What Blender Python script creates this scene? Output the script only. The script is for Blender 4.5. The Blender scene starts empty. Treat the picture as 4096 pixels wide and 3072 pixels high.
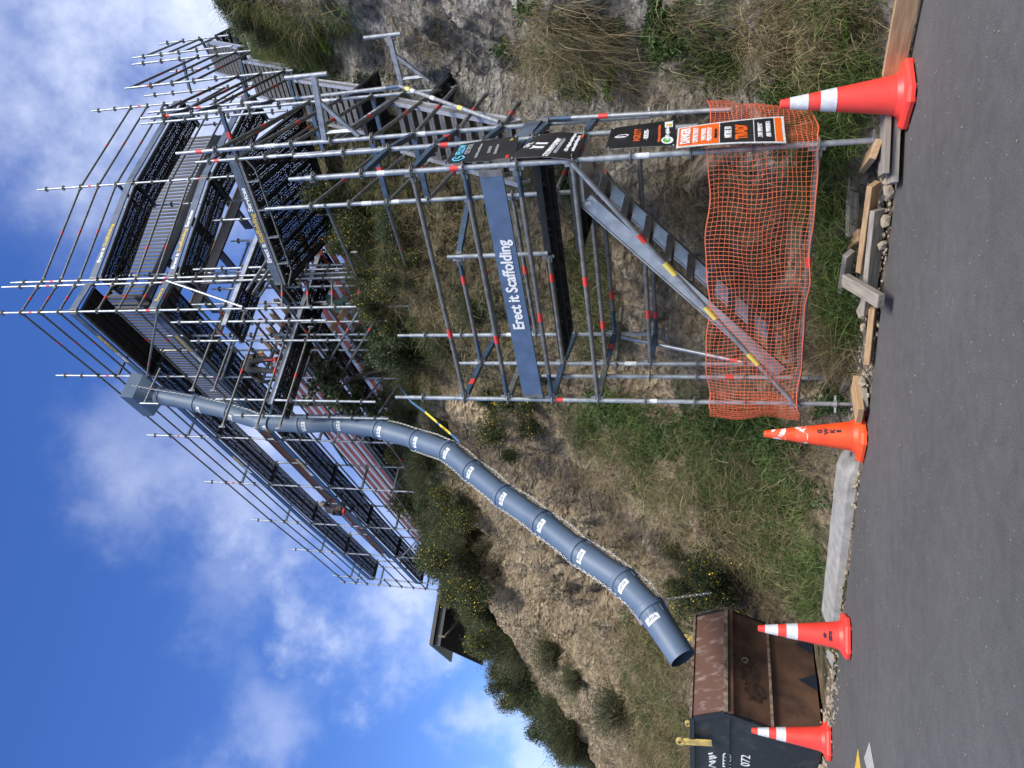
import bpy, bmesh, math, random
import numpy as np
from mathutils import Vector, Matrix, noise
from mathutils.bvhtree import BVHTree
random.seed(7); rng = np.random.default_rng(7)
R = math.radians
scene = bpy.context.scene
col = scene.collection

# ------------------------------------------------------------------ camera
F_PX = 3078.0; TH = R(15.12); RO = R(-0.5897); CAM_H = 1.32
U0 = Vector((0, -math.sin(TH), math.cos(TH))); FW = Vector((0, math.cos(TH), math.sin(TH))); X0 = Vector((1, 0, 0))
RT = X0 * math.cos(RO) - U0 * math.sin(RO); UP = X0 * math.sin(RO) + U0 * math.cos(RO)
cam_d = bpy.data.cameras.new('camera'); cam = bpy.data.objects.new('camera', cam_d); col.objects.link(cam)
m = Matrix.Identity(4)
for i in range(3):
    m[i][0] = -UP[i]; m[i][1] = RT[i]; m[i][2] = -FW[i]
m[2][3] = CAM_H
cam.matrix_world = m
cam_d.sensor_fit = 'HORIZONTAL'; cam_d.sensor_width = 36; cam_d.lens = F_PX / 4096 * 36
cam_d.clip_start = 0.05; cam_d.clip_end = 2000
scene.camera = cam

# ------------------------------------------------------------------ light
SUN_EL, SUN_AZ = R(50), R(158)            # azimuth clockwise from +Y
scene.view_settings.view_transform = 'Standard'; scene.view_settings.look = 'None'
scene.view_settings.gamma = 1; scene.view_settings.exposure = 0.92
try: scene.view_settings.use_curve_mapping = False
except Exception: pass
sd = bpy.data.lights.new('sun', 'SUN'); sd.energy = 3.0; sd.angle = R(24); sd.color = (1, .95, .88)
so = bpy.data.objects.new('sun', sd); col.objects.link(so)
to_sun = Vector((math.sin(SUN_AZ) * math.cos(SUN_EL), math.cos(SUN_AZ) * math.cos(SUN_EL), math.sin(SUN_EL)))
so.rotation_euler = to_sun.to_track_quat('Z', 'Y').to_euler()

world = bpy.data.worlds.new('World'); scene.world = world; world.use_nodes = True
SKY_STRENGTH = 0.118

def ray(X, Y):
    xx = 1536 - Y; yy = 2048 - X
    x = xx * math.cos(RO) + yy * math.sin(RO); y = -xx * math.sin(RO) + yy * math.cos(RO)
    return Vector((x, F_PX * math.cos(TH) - y * math.sin(TH), F_PX * math.sin(TH) + y * math.cos(TH)))
CAM = Vector((0, 0, CAM_H))
def aty(X, Y, y): d = ray(X, Y); return CAM + d * (y / d.y)
def atz(X, Y, z): d = ray(X, Y); return CAM + d * ((z - CAM_H) / d.z)
def atplane(X, Y, p, n): d = ray(X, Y); return CAM + d * ((Vector(p) - CAM).dot(Vector(n)) / d.dot(Vector(n)))
def zon(px, py, X):
    """height of the vertical line (px,py) where it crosses photo column X"""
    lo, hi = -6.0, 40.0
    def pX(z):
        v = Vector((px, py, z - CAM_H)); return 2048 - F_PX * v.dot(UP) / v.dot(FW)
    for _ in range(40):
        mid = (lo + hi) / 2
        if pX(mid) > X: lo = mid
        else: hi = mid
    return (lo + hi) / 2

# sky nodes -------------------------------------------------------
nt = world.node_tree; nt.nodes.clear()
def N(t, tree=None, **k):
    n = (tree or nt).nodes.new(t)
    for a, b in k.items(): setattr(n, a, b)
    return n
out = N('ShaderNodeOutputWorld'); bg = N('ShaderNodeBackground'); bg.inputs['Strength'].default_value = SKY_STRENGTH
sky = N('ShaderNodeTexSky', sky_type='NISHITA', sun_disc=False, sun_elevation=SUN_EL, sun_rotation=SUN_AZ)
sky.altitude = 50; sky.air_density = 1.0; sky.dust_density = 0.6; sky.ozone_density = 2.2
hsv = N('ShaderNodeHueSaturation'); hsv.inputs['Saturation'].default_value = 1.30; hsv.inputs['Value'].default_value = 1.0; hsv.inputs['Hue'].default_value = .518
nt.links.new(sky.outputs[0], hsv.inputs['Color'])
tc = N('ShaderNodeTexCoord')
nz = N('ShaderNodeTexNoise'); nz.inputs['Scale'].default_value = 5.5; nz.inputs['Detail'].default_value = 9; nz.inputs['Roughness'].default_value = .6
nt.links.new(tc.outputs['Generated'], nz.inputs['Vector'])
nz2 = N('ShaderNodeTexNoise'); nz2.inputs['Scale'].default_value = 2.3; nz2.inputs['Detail'].default_value = 5
nt.links.new(tc.outputs['Generated'], nz2.inputs['Vector'])
vsub = N('ShaderNodeVectorMath', operation='SUBTRACT'); vsub.inputs[1].default_value = (.5, .5, .5)
nt.links.new(nz.outputs['Color'], vsub.inputs[0])
vsc = N('ShaderNodeVectorMath', operation='SCALE'); vsc.inputs['Scale'].default_value = .34
nt.links.new(vsub.outputs[0], vsc.inputs[0])
vadd = N('ShaderNodeVectorMath', operation='ADD'); nt.links.new(tc.outputs['Generated'], vadd.inputs[0]); nt.links.new(vsc.outputs[0], vadd.inputs[1])
# cloud banks: (photo X, Y of the direction, radius rad, density)
banks = [(560, 40, .32, .85), (420, 330, .22, .6), (760, 80, .28, .95), (120, 150, .22, .35), (870, 420, .2, .5),
         (980, 1980, .13, .55), (1120, 2130, .12, .7), (1330, 2350, .10, .75), (1440, 2480, .10, .7), (1640, 2350, .10, 1.0), (1580, 2600, .09, .7),
         (700, 1820, .14, .42), (560, 1950, .12, .28), (1020, 2950, .10, .42), (2020, 2960, .07, .8), (2110, 3040, .06, .7), (1720, 2640, .05, .6),
         (760, 2500, .09, .25), (880, 2330, .09, .3), (1500, 2130, .10, .6), (1400, 1500, .24, .7)]
acc = None
for X, Y, r, w in banks:
    d = ray(X, Y).normalized()
    dist = N('ShaderNodeVectorMath', operation='DISTANCE'); dist.inputs[1].default_value = d
    nt.links.new(vadd.outputs[0], dist.inputs[0])
    mr = N('ShaderNodeMapRange'); mr.interpolation_type = 'SMOOTHERSTEP'
    mr.inputs['From Min'].default_value = r * 1.15; mr.inputs['From Max'].default_value = 0
    mr.inputs['To Min'].default_value = 0; mr.inputs['To Max'].default_value = w
    nt.links.new(dist.outputs['Value'], mr.inputs['Value'])
    if acc is None: acc = mr.outputs[0]
    else:
        ad = N('ShaderNodeMath', operation='MAXIMUM'); nt.links.new(acc, ad.inputs[0]); nt.links.new(mr.outputs[0], ad.inputs[1]); acc = ad.outputs[0]
# general thin cloud elsewhere (behind the camera the sky is half clouded)
rear = N('ShaderNodeVectorMath', operation='DOT_PRODUCT'); rear.inputs[1].default_value = (.35, -.9, .1)
nt.links.new(tc.outputs['Generated'], rear.inputs[0])
mr = N('ShaderNodeMapRange'); mr.inputs['From Min'].default_value = -.05; mr.inputs['From Max'].default_value = .5; mr.inputs['To Max'].default_value = .8
nt.links.new(rear.outputs['Value'], mr.inputs['Value'])
ad = N('ShaderNodeMath', operation='MAXIMUM'); nt.links.new(acc, ad.inputs[0]); nt.links.new(mr.outputs[0], ad.inputs[1]); acc = ad.outputs[0]
shp = N('ShaderNodeMapRange'); shp.inputs['From Min'].default_value = .36; shp.inputs['From Max'].default_value = .64; shp.inputs['To Min'].default_value = .22; shp.inputs['To Max'].default_value = 1.05
nt.links.new(nz.outputs['Fac'], shp.inputs['Value'])
mul = N('ShaderNodeMath', operation='MULTIPLY', use_clamp=True); nt.links.new(acc, mul.inputs[0]); nt.links.new(shp.outputs[0], mul.inputs[1])
mixc = N('ShaderNodeMix', data_type='RGBA'); mixc.inputs['B'].default_value = (4.6, 5.0, 6.0, 1)
nt.links.new(mul.outputs[0], mixc.inputs['Factor']); nt.links.new(hsv.outputs[0], mixc.inputs['A'])
nt.links.new(mixc.outputs['Result'], bg.inputs['Color']); nt.links.new(bg.outputs[0], out.inputs[0])

# ------------------------------------------------------------------ materials
MATS = {}
def mat(name, c, rough=.6, metal=0., c2=None, scale=6., detail=6., bump=0., bscale=None, spec=.5, contrast=(.35, .65), coords='Object', stretch=None):
    if name in MATS: return MATS[name]
    mt = bpy.data.materials.new(name); mt.use_nodes = True; t = mt.node_tree
    b = t.nodes['Principled BSDF']
    b.inputs['Roughness'].default_value = rough; b.inputs['Metallic'].default_value = metal
    b.inputs['Specular IOR Level'].default_value = spec
    b.inputs['Base Color'].default_value = (*c, 1)
    tcn = N('ShaderNodeTexCoord', t); src = tcn.outputs[coords]
    if stretch:
        mp = N('ShaderNodeMapping', t); mp.inputs['Scale'].default_value = stretch; t.links.new(src, mp.inputs[0]); src = mp.outputs[0]
    if c2 is not None:
        n = N('ShaderNodeTexNoise', t); n.inputs['Scale'].default_value = scale; n.inputs['Detail'].default_value = detail
        t.links.new(src, n.inputs['Vector'])
        mr = N('ShaderNodeMapRange', t); mr.inputs['From Min'].default_value = contrast[0]; mr.inputs['From Max'].default_value = contrast[1]
        t.links.new(n.outputs['Fac'], mr.inputs['Value'])
        mx = N('ShaderNodeMix', t, data_type='RGBA'); mx.inputs['A'].default_value = (*c, 1); mx.inputs['B'].default_value = (*c2, 1)
        t.links.new(mr.outputs[0], mx.inputs['Factor']); t.links.new(mx.outputs['Result'], b.inputs['Base Color'])
    if bump:
        n2 = N('ShaderNodeTexNoise', t); n2.inputs['Scale'].default_value = bscale or scale * 4; n2.inputs['Detail'].default_value = 8
        t.links.new(src, n2.inputs['Vector'])
        bp = N('ShaderNodeBump', t); bp.inputs['Strength'].default_value = bump; bp.inputs['Distance'].default_value = .02
        t.links.new(n2.outputs['Fac'], bp.inputs['Height']); t.links.new(bp.outputs[0], b.inputs['Normal'])
    MATS[name] = mt
    return mt

GALV = mat('galvanised_steel', (.42, .44, .45), .42, .55, (.26, .28, .29), 14, 8, .05, 60)
GALV_D = mat('olive_grey_steel', (.22, .225, .215), .55, .5, (.13, .135, .13), 12, 8)  # dark olive-grey; the ledgers' underside reflecting dark ground is put into the colour
BLUEST = mat('blue_painted_steel', (.055, .10, .165), .5, .1, (.03, .055, .09), 9)
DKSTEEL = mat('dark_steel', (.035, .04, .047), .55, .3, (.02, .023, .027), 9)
BLUEBD = mat('blue_board', (.085, .14, .25), .5, 0, (.065, .105, .19), 7)
GREYBD = mat('grey_blue_board', (.11, .14, .19), .5, 0, (.06, .08, .115), 5)
ALU = mat('aluminium', (.50, .51, .53), .38, .6, (.36, .37, .39), 11)
REDT = mat('red_tape', (.62, .05, .04), .5)
WHITET = mat('white_label', (.72, .74, .74), .55, 0, (.5, .52, .53), 30)
YELT = mat('yellow_tape', (.75, .62, .12), .55)
WHITE = mat('white_letter', (.75, .77, .78), .6)
YELL = mat('yellow_letter', (.55, .40, .08), .6)
BLACKBD = mat('black_sign_face', (.012, .013, .016), .3, 0, (.02, .021, .025), 5)
ORNG = mat('orange_sign_face', (.80, .13, .012), .35)
ORLET = mat('orange_letter', (.70, .12, .03), .5)
CYAN = mat('cyan_letter', (.15, .55, .75), .5)
GREEN = mat('green_badge', (.12, .42, .10), .5)
GREYLET = mat('grey_letter', (.30, .32, .34), .6)
CONE = mat('cone_plastic', (.80, .055, .035), .45, 0, (.70, .04, .03), 5, 5, .04, 40)
CONE2 = mat('faded_cone_plastic', (.86, .085, .015), .5, 0, (.80, .06, .012), 5)
CONEW = mat('reflective_band', (.62, .64, .66), .4, 0, (.50, .51, .52), 25, 8)
CONER = mat('scuffed_band', (.70, .72, .72), .5, 0, (.80, .09, .03), 16, 6, contrast=(.44, .5))
NET = mat('orange_net', (.78, .16, .07), .55)
CHUTE = mat('chute_plastic', (.072, .112, .175), .52, 0, (.10, .142, .205), 1.6, 9, .06, 9, spec=.4)
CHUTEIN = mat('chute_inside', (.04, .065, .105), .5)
CHAIN = mat('chain_steel', (.62, .63, .62), .35, .6)
WOOD = mat('weathered_timber', (.27, .235, .19), .8, 0, (.16, .145, .125), 5, 8, .25, 30, stretch=(1, 9, 9))
WOODN = mat('fresh_timber', (.42, .28, .15), .75, 0, (.29, .18, .095), 5, 8, .15, 30, stretch=(1, 9, 9))
WOODG = mat('grey_timber', (.30, .27, .23), .8, 0, (.17, .155, .135), 5, 8, .25, 30, stretch=(1, 9, 9))
PINK = mat('pink_primed_timber', (.40, .115, .10), .7, 0, (.27, .075, .07), 2.2, 5)
PINKB = mat('bright_primed_timber', (.62, .16, .13), .7)
WRAP = mat('white_building_wrap', (.80, .82, .85), .6)
_t = WRAP.node_tree; _tr = N('ShaderNodeBsdfTranslucent', _t); _tr.inputs['Color'].default_value = (.93, .95, .97, 1); _mx = N('ShaderNodeMixShader', _t); _mx.inputs[0].default_value = .72
_t.links.new(_t.nodes['Principled BSDF'].outputs[0], _mx.inputs[1]); _t.links.new(_tr.outputs[0], _mx.inputs[2]); _t.links.new(_mx.outputs[0], _t.nodes['Material Output'].inputs[0])
DKTIM = mat('dark_stained_timber', (.035, .034, .036), .6, 0, (.02, .02, .022), 4)
DKRED = mat('primed_fascia', (.15, .055, .045), .65, 0, (.10, .04, .034), 3)
SKIN = mat('skin', (.45, .27, .19), .6)
CLOTH = mat('dark_workwear', (.018, .018, .022), .85, 0, (.03, .03, .034), 12)
CAPM = mat('grey_cap', (.30, .29, .27), .85)
REDC = mat('red_trim', (.5, .04, .04), .8)
STRAP = mat('blue_webbing', (.04, .12, .26), .8)
STRAPY = mat('yellow_webbing', (.62, .48, .05), .7)
YLUG = mat('yellow_steel', (.60, .45, .12), .6, 0, (.35, .27, .10), 12)
CONC = mat('concrete', (.29, .28, .26), .9, 0, (.20, .195, .18), 9, 9, .3, 60)
STONE = mat('loose_stone', (.33, .27, .19), .9, 0, (.20, .17, .13), 9, 6, .3, 30)
BARK = mat('bark', (.10, .075, .055), .9, 0, (.06, .045, .035), 12)
FLOWER = mat('yellow_flower', (.75, .50, .03), .7)
TARP = mat('green_shade_net', (.015, .06, .05), .8, 0, (.008, .03, .027), 9)
GUTTER = mat('gutter_metal', (.035, .034, .036), .5, 0, (.045, .045, .047), 3)
CLAD = mat('brown_weatherboard', (.20, .165, .13), .75, 0, (.15, .125, .10), 3)
SOFFIT = mat('dark_soffit', (.012, .02, .04), .7)
GLASS = mat('window_glass', (.16, .22, .28), .08, 0)
BLACKP = mat('black_skip_paint', (.013, .016, .022), .45, 0, (.04, .042, .045), 5, 9, .15, 30, contrast=(.55, .75))

def leafmat(name, c1, c2, c3=None, trans=.25, rough=.6):
    mt = bpy.data.materials.new(name); mt.use_nodes = True; t = mt.node_tree
    b = t.nodes['Principled BSDF']; b.inputs['Roughness'].default_value = rough; b.inputs['Specular IOR Level'].default_value = .25
    g = N('ShaderNodeNewGeometry', t)
    cr = N('ShaderNodeValToRGB', t); e = cr.color_ramp.elements
    e[0].color = (*c1, 1); e[1].color = (*(c3 or c2), 1)
    if c3:
        q = e.new(.55); q.color = (*c2, 1)
    t.links.new(g.outputs['Random Per Island'], cr.inputs[0]); t.links.new(cr.outputs[0], b.inputs['Base Color'])
    tr = N('ShaderNodeBsdfTranslucent', t); t.links.new(cr.outputs[0], tr.inputs['Color'])
    mx = N('ShaderNodeMixShader', t); mx.inputs[0].default_value = trans
    t.links.new(b.outputs[0], mx.inputs[1]); t.links.new(tr.outputs[0], mx.inputs[2])
    t.links.new(mx.outputs[0], t.nodes['Material Output'].inputs[0])
    return mt
L_DARK = leafmat('dark_shrub_leaf', (.03, .045, .02), (.075, .095, .04), (.13, .14, .065), trans=.35)
L_BROOM = leafmat('broom_stem', (.045, .055, .028), (.10, .105, .055), (.19, .17, .10), trans=.3)
L_IVY = leafmat('ivy_leaf', (.03, .06, .018), (.055, .10, .03), (.08, .13, .04))
L_GREEN = leafmat('green_grass_blade', (.045, .085, .02), (.09, .145, .035), (.19, .21, .075))
L_DRY = leafmat('dry_grass_blade', (.14, .115, .06), (.27, .215, .115), (.44, .36, .21))
L_FERN = leafmat('fern_leaf', (.06, .12, .02), (.10, .19, .03), (.16, .26, .05))
L_TREE = leafmat('tree_leaf', (.028, .045, .02), (.06, .085, .035), (.14, .16, .09), rough=.4, trans=.3)

def perfmat():
    mt = bpy.data.materials.new('perforated_steel'); mt.use_nodes = True; t = mt.node_tree
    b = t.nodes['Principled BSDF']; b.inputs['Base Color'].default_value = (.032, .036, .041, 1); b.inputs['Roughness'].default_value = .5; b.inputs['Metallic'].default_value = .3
    tcn = N('ShaderNodeTexCoord', t)
    v = N('ShaderNodeTexVoronoi', t); v.inputs['Scale'].default_value = 1 / .048; v.inputs['Randomness'].default_value = .55; v.voronoi_dimensions = '2D'
    t.links.new(tcn.outputs['Object'], v.inputs['Vector'])
    lt = N('ShaderNodeMath', t, operation='LESS_THAN'); lt.inputs[1].default_value = .19
    t.links.new(v.outputs['Distance'], lt.inputs[0])
    tr = N('ShaderNodeBsdfTransparent', t); mx = N('ShaderNodeMixShader', t)
    t.links.new(lt.outputs[0], mx.inputs[0]); t.links.new(b.outputs[0], mx.inputs[1]); t.links.new(tr.outputs[0], mx.inputs[2])
    t.links.new(mx.outputs[0], t.nodes['Material Output'].inputs[0])
    return mt
PERF = perfmat()

# ------------------------------------------------------------------ mesh builder
class MB:
    def __init__(s): s.v = []; s.f = []; s.m = []; s.mats = []; s.sm = []
    def mi(s, mt):
        if mt not in s.mats: s.mats.append(mt)
        return s.mats.index(mt)
    def add(s, vs, fs, mt, smooth=False):
        o = len(s.v); s.v += [tuple(p) for p in vs]; k = s.mi(mt)
        for f in fs: s.f.append(tuple(i + o for i in f)); s.m.append(k); s.sm.append(smooth)
    def box(s, c, sx, sy, sz, mt, ax=None):
        c = Vector(c); ax = ax or (Vector((1, 0, 0)), Vector((0, 1, 0)), Vector((0, 0, 1)))
        vs = [c + ax[0] * (a * sx / 2) + ax[1] * (b * sy / 2) + ax[2] * (d * sz / 2) for a in (-1, 1) for b in (-1, 1) for d in (-1, 1)]
        s.add(vs, [(0, 1, 3, 2), (4, 6, 7, 5), (0, 4, 5, 1), (2, 3, 7, 6), (0, 2, 6, 4), (1, 5, 7, 3)], mt)
    def bar(s, p, q, w, h, mt, up=(0, 0, 1)):
        p = Vector(p); q = Vector(q); d = (q - p); L = d.length
        if L < 1e-6: return
        d /= L; u = Vector(up); y = u.cross(d)
        if y.length < 1e-4: y = Vector((1, 0, 0)).cross(d)
        y.normalize(); z = d.cross(y).normalized()
        s.box((p + q) / 2, L, w, h, mt, (d, y, z))
    def tube(s, p, q, r, mt, n=10, r2=None, cap=True):
        p = Vector(p); q = Vector(q); d = (q - p)
        if d.length < 1e-6: return
        d.normalize(); a = d.orthogonal().normalized(); b = d.cross(a); r2 = r if r2 is None else r2
        vs = []
        for c, rr in ((p, r), (q, r2)):
            for i in range(n):
                t = 2 * math.pi * i / n; vs.append(c + a * (math.cos(t) * rr) + b * (math.sin(t) * rr))
        fs = [(i, (i + 1) % n, n + (i + 1) % n, n + i) for i in range(n)]
        s.add(vs, fs, mt, True)
        if cap: s.add(vs, [tuple(range(n - 1, -1, -1)), tuple(range(n, 2 * n))], mt)
    def path(s, pts, r, mt, n=8):
        rr = r if isinstance(r, (list, tuple)) else [r] * len(pts)
        for i in range(len(pts) - 1): s.tube(pts[i], pts[i + 1], rr[i], mt, n, rr[i + 1])
    def lathe(s, prof, mt, n=24, o=(0, 0, 0), mts=None):
        vs = []
        for r, z in prof:
            for i in range(n):
                t = 2 * math.pi * i / n; vs.append((o[0] + r * math.cos(t), o[1] + r * math.sin(t), o[2] + z))
        for k in range(len(prof) - 1):
            fs = [(k * n + i, k * n + (i + 1) % n, (k + 1) * n + (i + 1) % n, (k + 1) * n + i) for i in range(n)]
            used = sorted({i for f in fs for i in f}); mp = {u: j for j, u in enumerate(used)}
            s.add([vs[u] for u in used], [tuple(mp[i] for i in f) for f in fs], mts[k] if mts else mt, True)
    def quad(s, a, b, c, d, mt): s.add([a, b, c, d], [(0, 1, 2, 3)], mt)
    def slab(s, a, b, c, d, n, th, mt):
        n = Vector(n).normalized() * th
        P = [Vector(p) for p in (a, b, c, d)]; Q = [p - n for p in P]
        s.add(P + Q, [(0, 1, 2, 3), (7, 6, 5, 4), (0, 4, 5, 1), (1, 5, 6, 2), (2, 6, 7, 3), (3, 7, 4, 0)], mt)
    def build(s, name, parent=None, origin=None):
        me = bpy.data.meshes.new(name)
        vs = s.v
        if origin is not None:
            o = Vector(origin); vs = [Vector(p) - o for p in vs]
        me.from_pydata(vs, [], s.f)
        for mt in s.mats: me.materials.append(mt)
        me.polygons.foreach_set('material_index', s.m); me.polygons.foreach_set('use_smooth', s.sm); me.update()
        ob = bpy.data.objects.new(name, me); col.objects.link(ob)
        if origin is not None: ob.location = origin
        if parent is not None: set_parent(ob, parent)
        return ob

def set_parent(ob, parent):
    ob.parent = parent
    ob.matrix_parent_inverse = world_of(parent).inverted()
def world_of(o):
    if o.parent is None: return o.matrix_basis.copy()
    return world_of(o.parent) @ o.matrix_parent_inverse @ o.matrix_basis
def tag(o, label=None, cat=None, group=None, kind=None):
    if label: o['label'] = label
    if cat: o['category'] = cat
    if group: o['group'] = group
    if kind: o['kind'] = kind
    return o
def thing(name, loc, label, cat, group=None):
    o = bpy.data.objects.new(name, None); col.objects.link(o); o.location = loc; o.empty_display_size = .2
    return tag(o, label, cat, group)
def copy_tree(o, parent=None):
    c = o.copy(); col.objects.link(c)
    if parent is not None: c.parent = parent
    for ch in list(o.children): copy_tree(ch, c)
    return c
def np_mesh(name, V, faces_n, mt, parent=None, smooth=False):
    """V (n,3); faces_n: list of int arrays (k,3) or (k,4)"""
    me = bpy.data.meshes.new(name); me.vertices.add(len(V)); me.vertices.foreach_set('co', np.asarray(V, np.float32).ravel())
    tot = sum(len(f) for f in faces_n); loops = np.concatenate([f.ravel() for f in faces_n])
    sizes = np.concatenate([np.full(len(f), f.shape[1]) for f in faces_n]); st = np.concatenate([[0], np.cumsum(sizes)[:-1]])
    me.loops.add(len(loops)); me.loops.foreach_set('vertex_index', loops.astype(np.int32))
    me.polygons.add(tot); me.polygons.foreach_set('loop_start', st.astype(np.int32))
    try: me.polygons.foreach_set('loop_total', sizes.astype(np.int32))
    except Exception: pass
    if smooth: me.polygons.foreach_set('use_smooth', np.ones(tot, bool))
    me.materials.append(mt); me.update(calc_edges=True); me.validate()
    ob = bpy.data.objects.new(name, me); col.objects.link(ob)
    if parent is not None: set_parent(ob, parent)
    return ob
def text(s, size, mt, origin, dx, dy, parent, name='lettering', width=None, align='CENTER', ext=.002, bold=0, shear=0):
    cu = bpy.data.curves.new(name, 'FONT'); cu.body = s; cu.size = size; cu.align_x = align; cu.align_y = 'CENTER'; cu.extrude = ext; cu.offset = bold; cu.shear = shear
    cu.resolution_u = 3
    tmp = bpy.data.objects.new('tmp', cu); col.objects.link(tmp)
    dg = bpy.context.evaluated_depsgraph_get(); dg.update()
    me = bpy.data.meshes.new_from_object(tmp.evaluated_get(dg)); bpy.data.objects.remove(tmp); bpy.data.curves.remove(cu)
    me.materials.clear(); me.materials.append(mt); me.name = name
    dx = Vector(dx).normalized(); dy = Vector(dy); dy = (dy - dx * dy.dot(dx)).normalized(); dz = dx.cross(dy)
    sx = 1
    if width:
        xs = [v.co.x for v in me.vertices]; w = max(xs) - min(xs); sx = width / w
    o = Vector(origin)
    for v in me.vertices:
        c = v.co.copy(); v.co = o + dx * (c.x * sx) + dy * c.y + dz * c.z
    ob = bpy.data.objects.new(name, me); col.objects.link(ob)
    if parent is not None: set_parent(ob, parent)
    return ob

# ------------------------------------------------------------------ ground, road, cliff
O2 = np.array([2.72, 5.94]); ER = np.array([-.862, .507]); EN = np.array([.507, .862])
def sn(s, n, z=0.): p = O2 + ER * s + EN * n; return Vector((p[0], p[1], z))
def to_sn(p): d = np.array([p[0], p[1]]) - O2; return d @ ER, d @ EN
PROF = [
 (-16, [(0, -.02), (.4, .1), (1.2, 1.5), (3, 5), (6, 9.5), (9, 11.5), (16, 13), (23, 14)]),
 (-1,  [(0, -.02), (.35, .1), (.8, .7), (2, 3.4), (4, 6.3), (6, 9.1), (8, 10.4), (11, 11.6), (18, 13), (23, 14)]),
 (.8,  [(0, -.02), (.4, .07), (1.2, .6), (1.65, 1.65), (2.6, 2.75), (5, 4.95), (7.6, 8.6), (10.4, 11.1), (13.2, 13.3), (22, 13.5), (23, 14)]),
 (2.2, [(0, -.02), (.5, .05), (1.1, .35), (1.7, 1.5), (3, 3.2), (5, 5.3), (7, 7.7), (8.5, 9.5), (10.5, 10.8), (13, 11.4), (20, 12), (30, 12)]),
 (3.6, [(0, -.02), (.8, .05), (1.3, .4), (2.03, 1.85), (3, 3.3), (4.5, 5.2), (5.7, 6.5), (7.4, 8.7), (9, 9.7), (11, 10.5), (20, 11), (30, 11)]),
 (4.84,[(0, -.02), (.7, .08), (1.5, .6), (2.5, 2.1), (4, 4.3), (5.68, 6.7), (7.3, 8.6), (9, 9.3), (20, 10.3), (30, 11)]),
 (7,   [(0, -.02), (.5, .12), (1.5, .30), (2.5, 1.5), (4, 3.1), (5.3, 5.0), (6.73, 7.5), (7.8, 8.6), (9, 9.2), (20, 10), (30, 11)]),
 (7.35, [(0, -.02), (1.9, .03), (2.4, .5), (3.2, 1.8), (4, 3.0), (5.3, 4.9), (6.9, 7.6), (7.9, 8.6), (9, 9.2), (20, 10), (30, 11)]),
 (8.1, [(0, -.02), (1.9, .03), (2.4, .5), (3.2, 1.7), (4, 2.9), (6, 5.4), (8, 8.2), (10, 9.2), (20, 10), (30, 11)]),
 (10,  [(0, -.02), (2.0, .02), (2.5, .5), (3.2, 1.6), (4, 2.7), (6, 5.3), (8.3, 8.2), (10, 9.2), (20, 10), (30, 11)]),
 (12.4, [(0, -.02), (2.0, .03), (2.6, .6), (4, 2.6), (6.5, 5.4), (9.5, 8.8), (12, 9.8), (20, 10.5), (30, 11)]),
 (15,  [(0, -.02), (.6, .12), (2, .5), (3, 1.6), (5, 3.8), (8, 7.0), (10.9, 9.6), (13, 10.3), (20, 11), (30, 12)]),
 (20,  [(0, -.02), (2, .15), (3, .5), (4, 1.3), (7, 3.9), (10, 7.1), (13, 10.2), (17, 10.9), (25, 11), (30, 11)]),
 (24,  [(0, -.02), (3, .2), (4, .7), (6, 2.2), (9, 4.6), (13, 7.9), (17, 8.4), (25, 8.6), (30, 8.6)]),
 (28,  [(0, -.02), (3, .2), (5, .8), (9, 2.5), (13, 4.0), (16, 4.4), (25, 4.5), (30, 4.5)]),
 (31,  [(0, -.02), (3, .2), (5, .7), (9, 1.5), (13, 2.2), (16, 2.4), (25, 2.6), (30, 2.6)]),
 (40,  [(0, -.02), (3, .2), (6, .5), (9, 1.2), (14, 1.8), (25, 2), (30, 2)]),
 (60,  [(0, -.02), (3, .2), (9, 1.0), (14, 1.6), (25, 2), (30, 2)])]
NT = 470
def profile_pts(keys):
    a = np.array(keys, float)
    # arc-length parametrised, with the first 14 m getting most of the samples
    seg = np.hypot(np.diff(a[:, 0]), np.diff(a[:, 1])); L = np.concatenate([[0], np.cumsum(seg)])
    t = np.linspace(0, 1, NT) ** 1.12 * L[-1]
    return np.stack([np.interp(t, L, a[:, 0]), np.interp(t, L, a[:, 1])], 1)
PP = [(s, profile_pts(k)) for s, k in PROF]
S_list = np.concatenate([np.arange(-14, -2, .25), np.arange(-2, 12, .055), np.arange(12, 32, .11), np.arange(32, 60.1, .6)])
def interp_profile(s):
    for i in range(len(PP) - 1):
        if PP[i][0] <= s <= PP[i + 1][0]:
            f = (s - PP[i][0]) / (PP[i + 1][0] - PP[i][0]); f = f * f * (3 - 2 * f) * .6 + f * .4
            return PP[i][1] * (1 - f) + PP[i + 1][1] * f
    return PP[-1][1]
base = np.array([interp_profile(s) for s in S_list])         # (S,T,2) n,z
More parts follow.
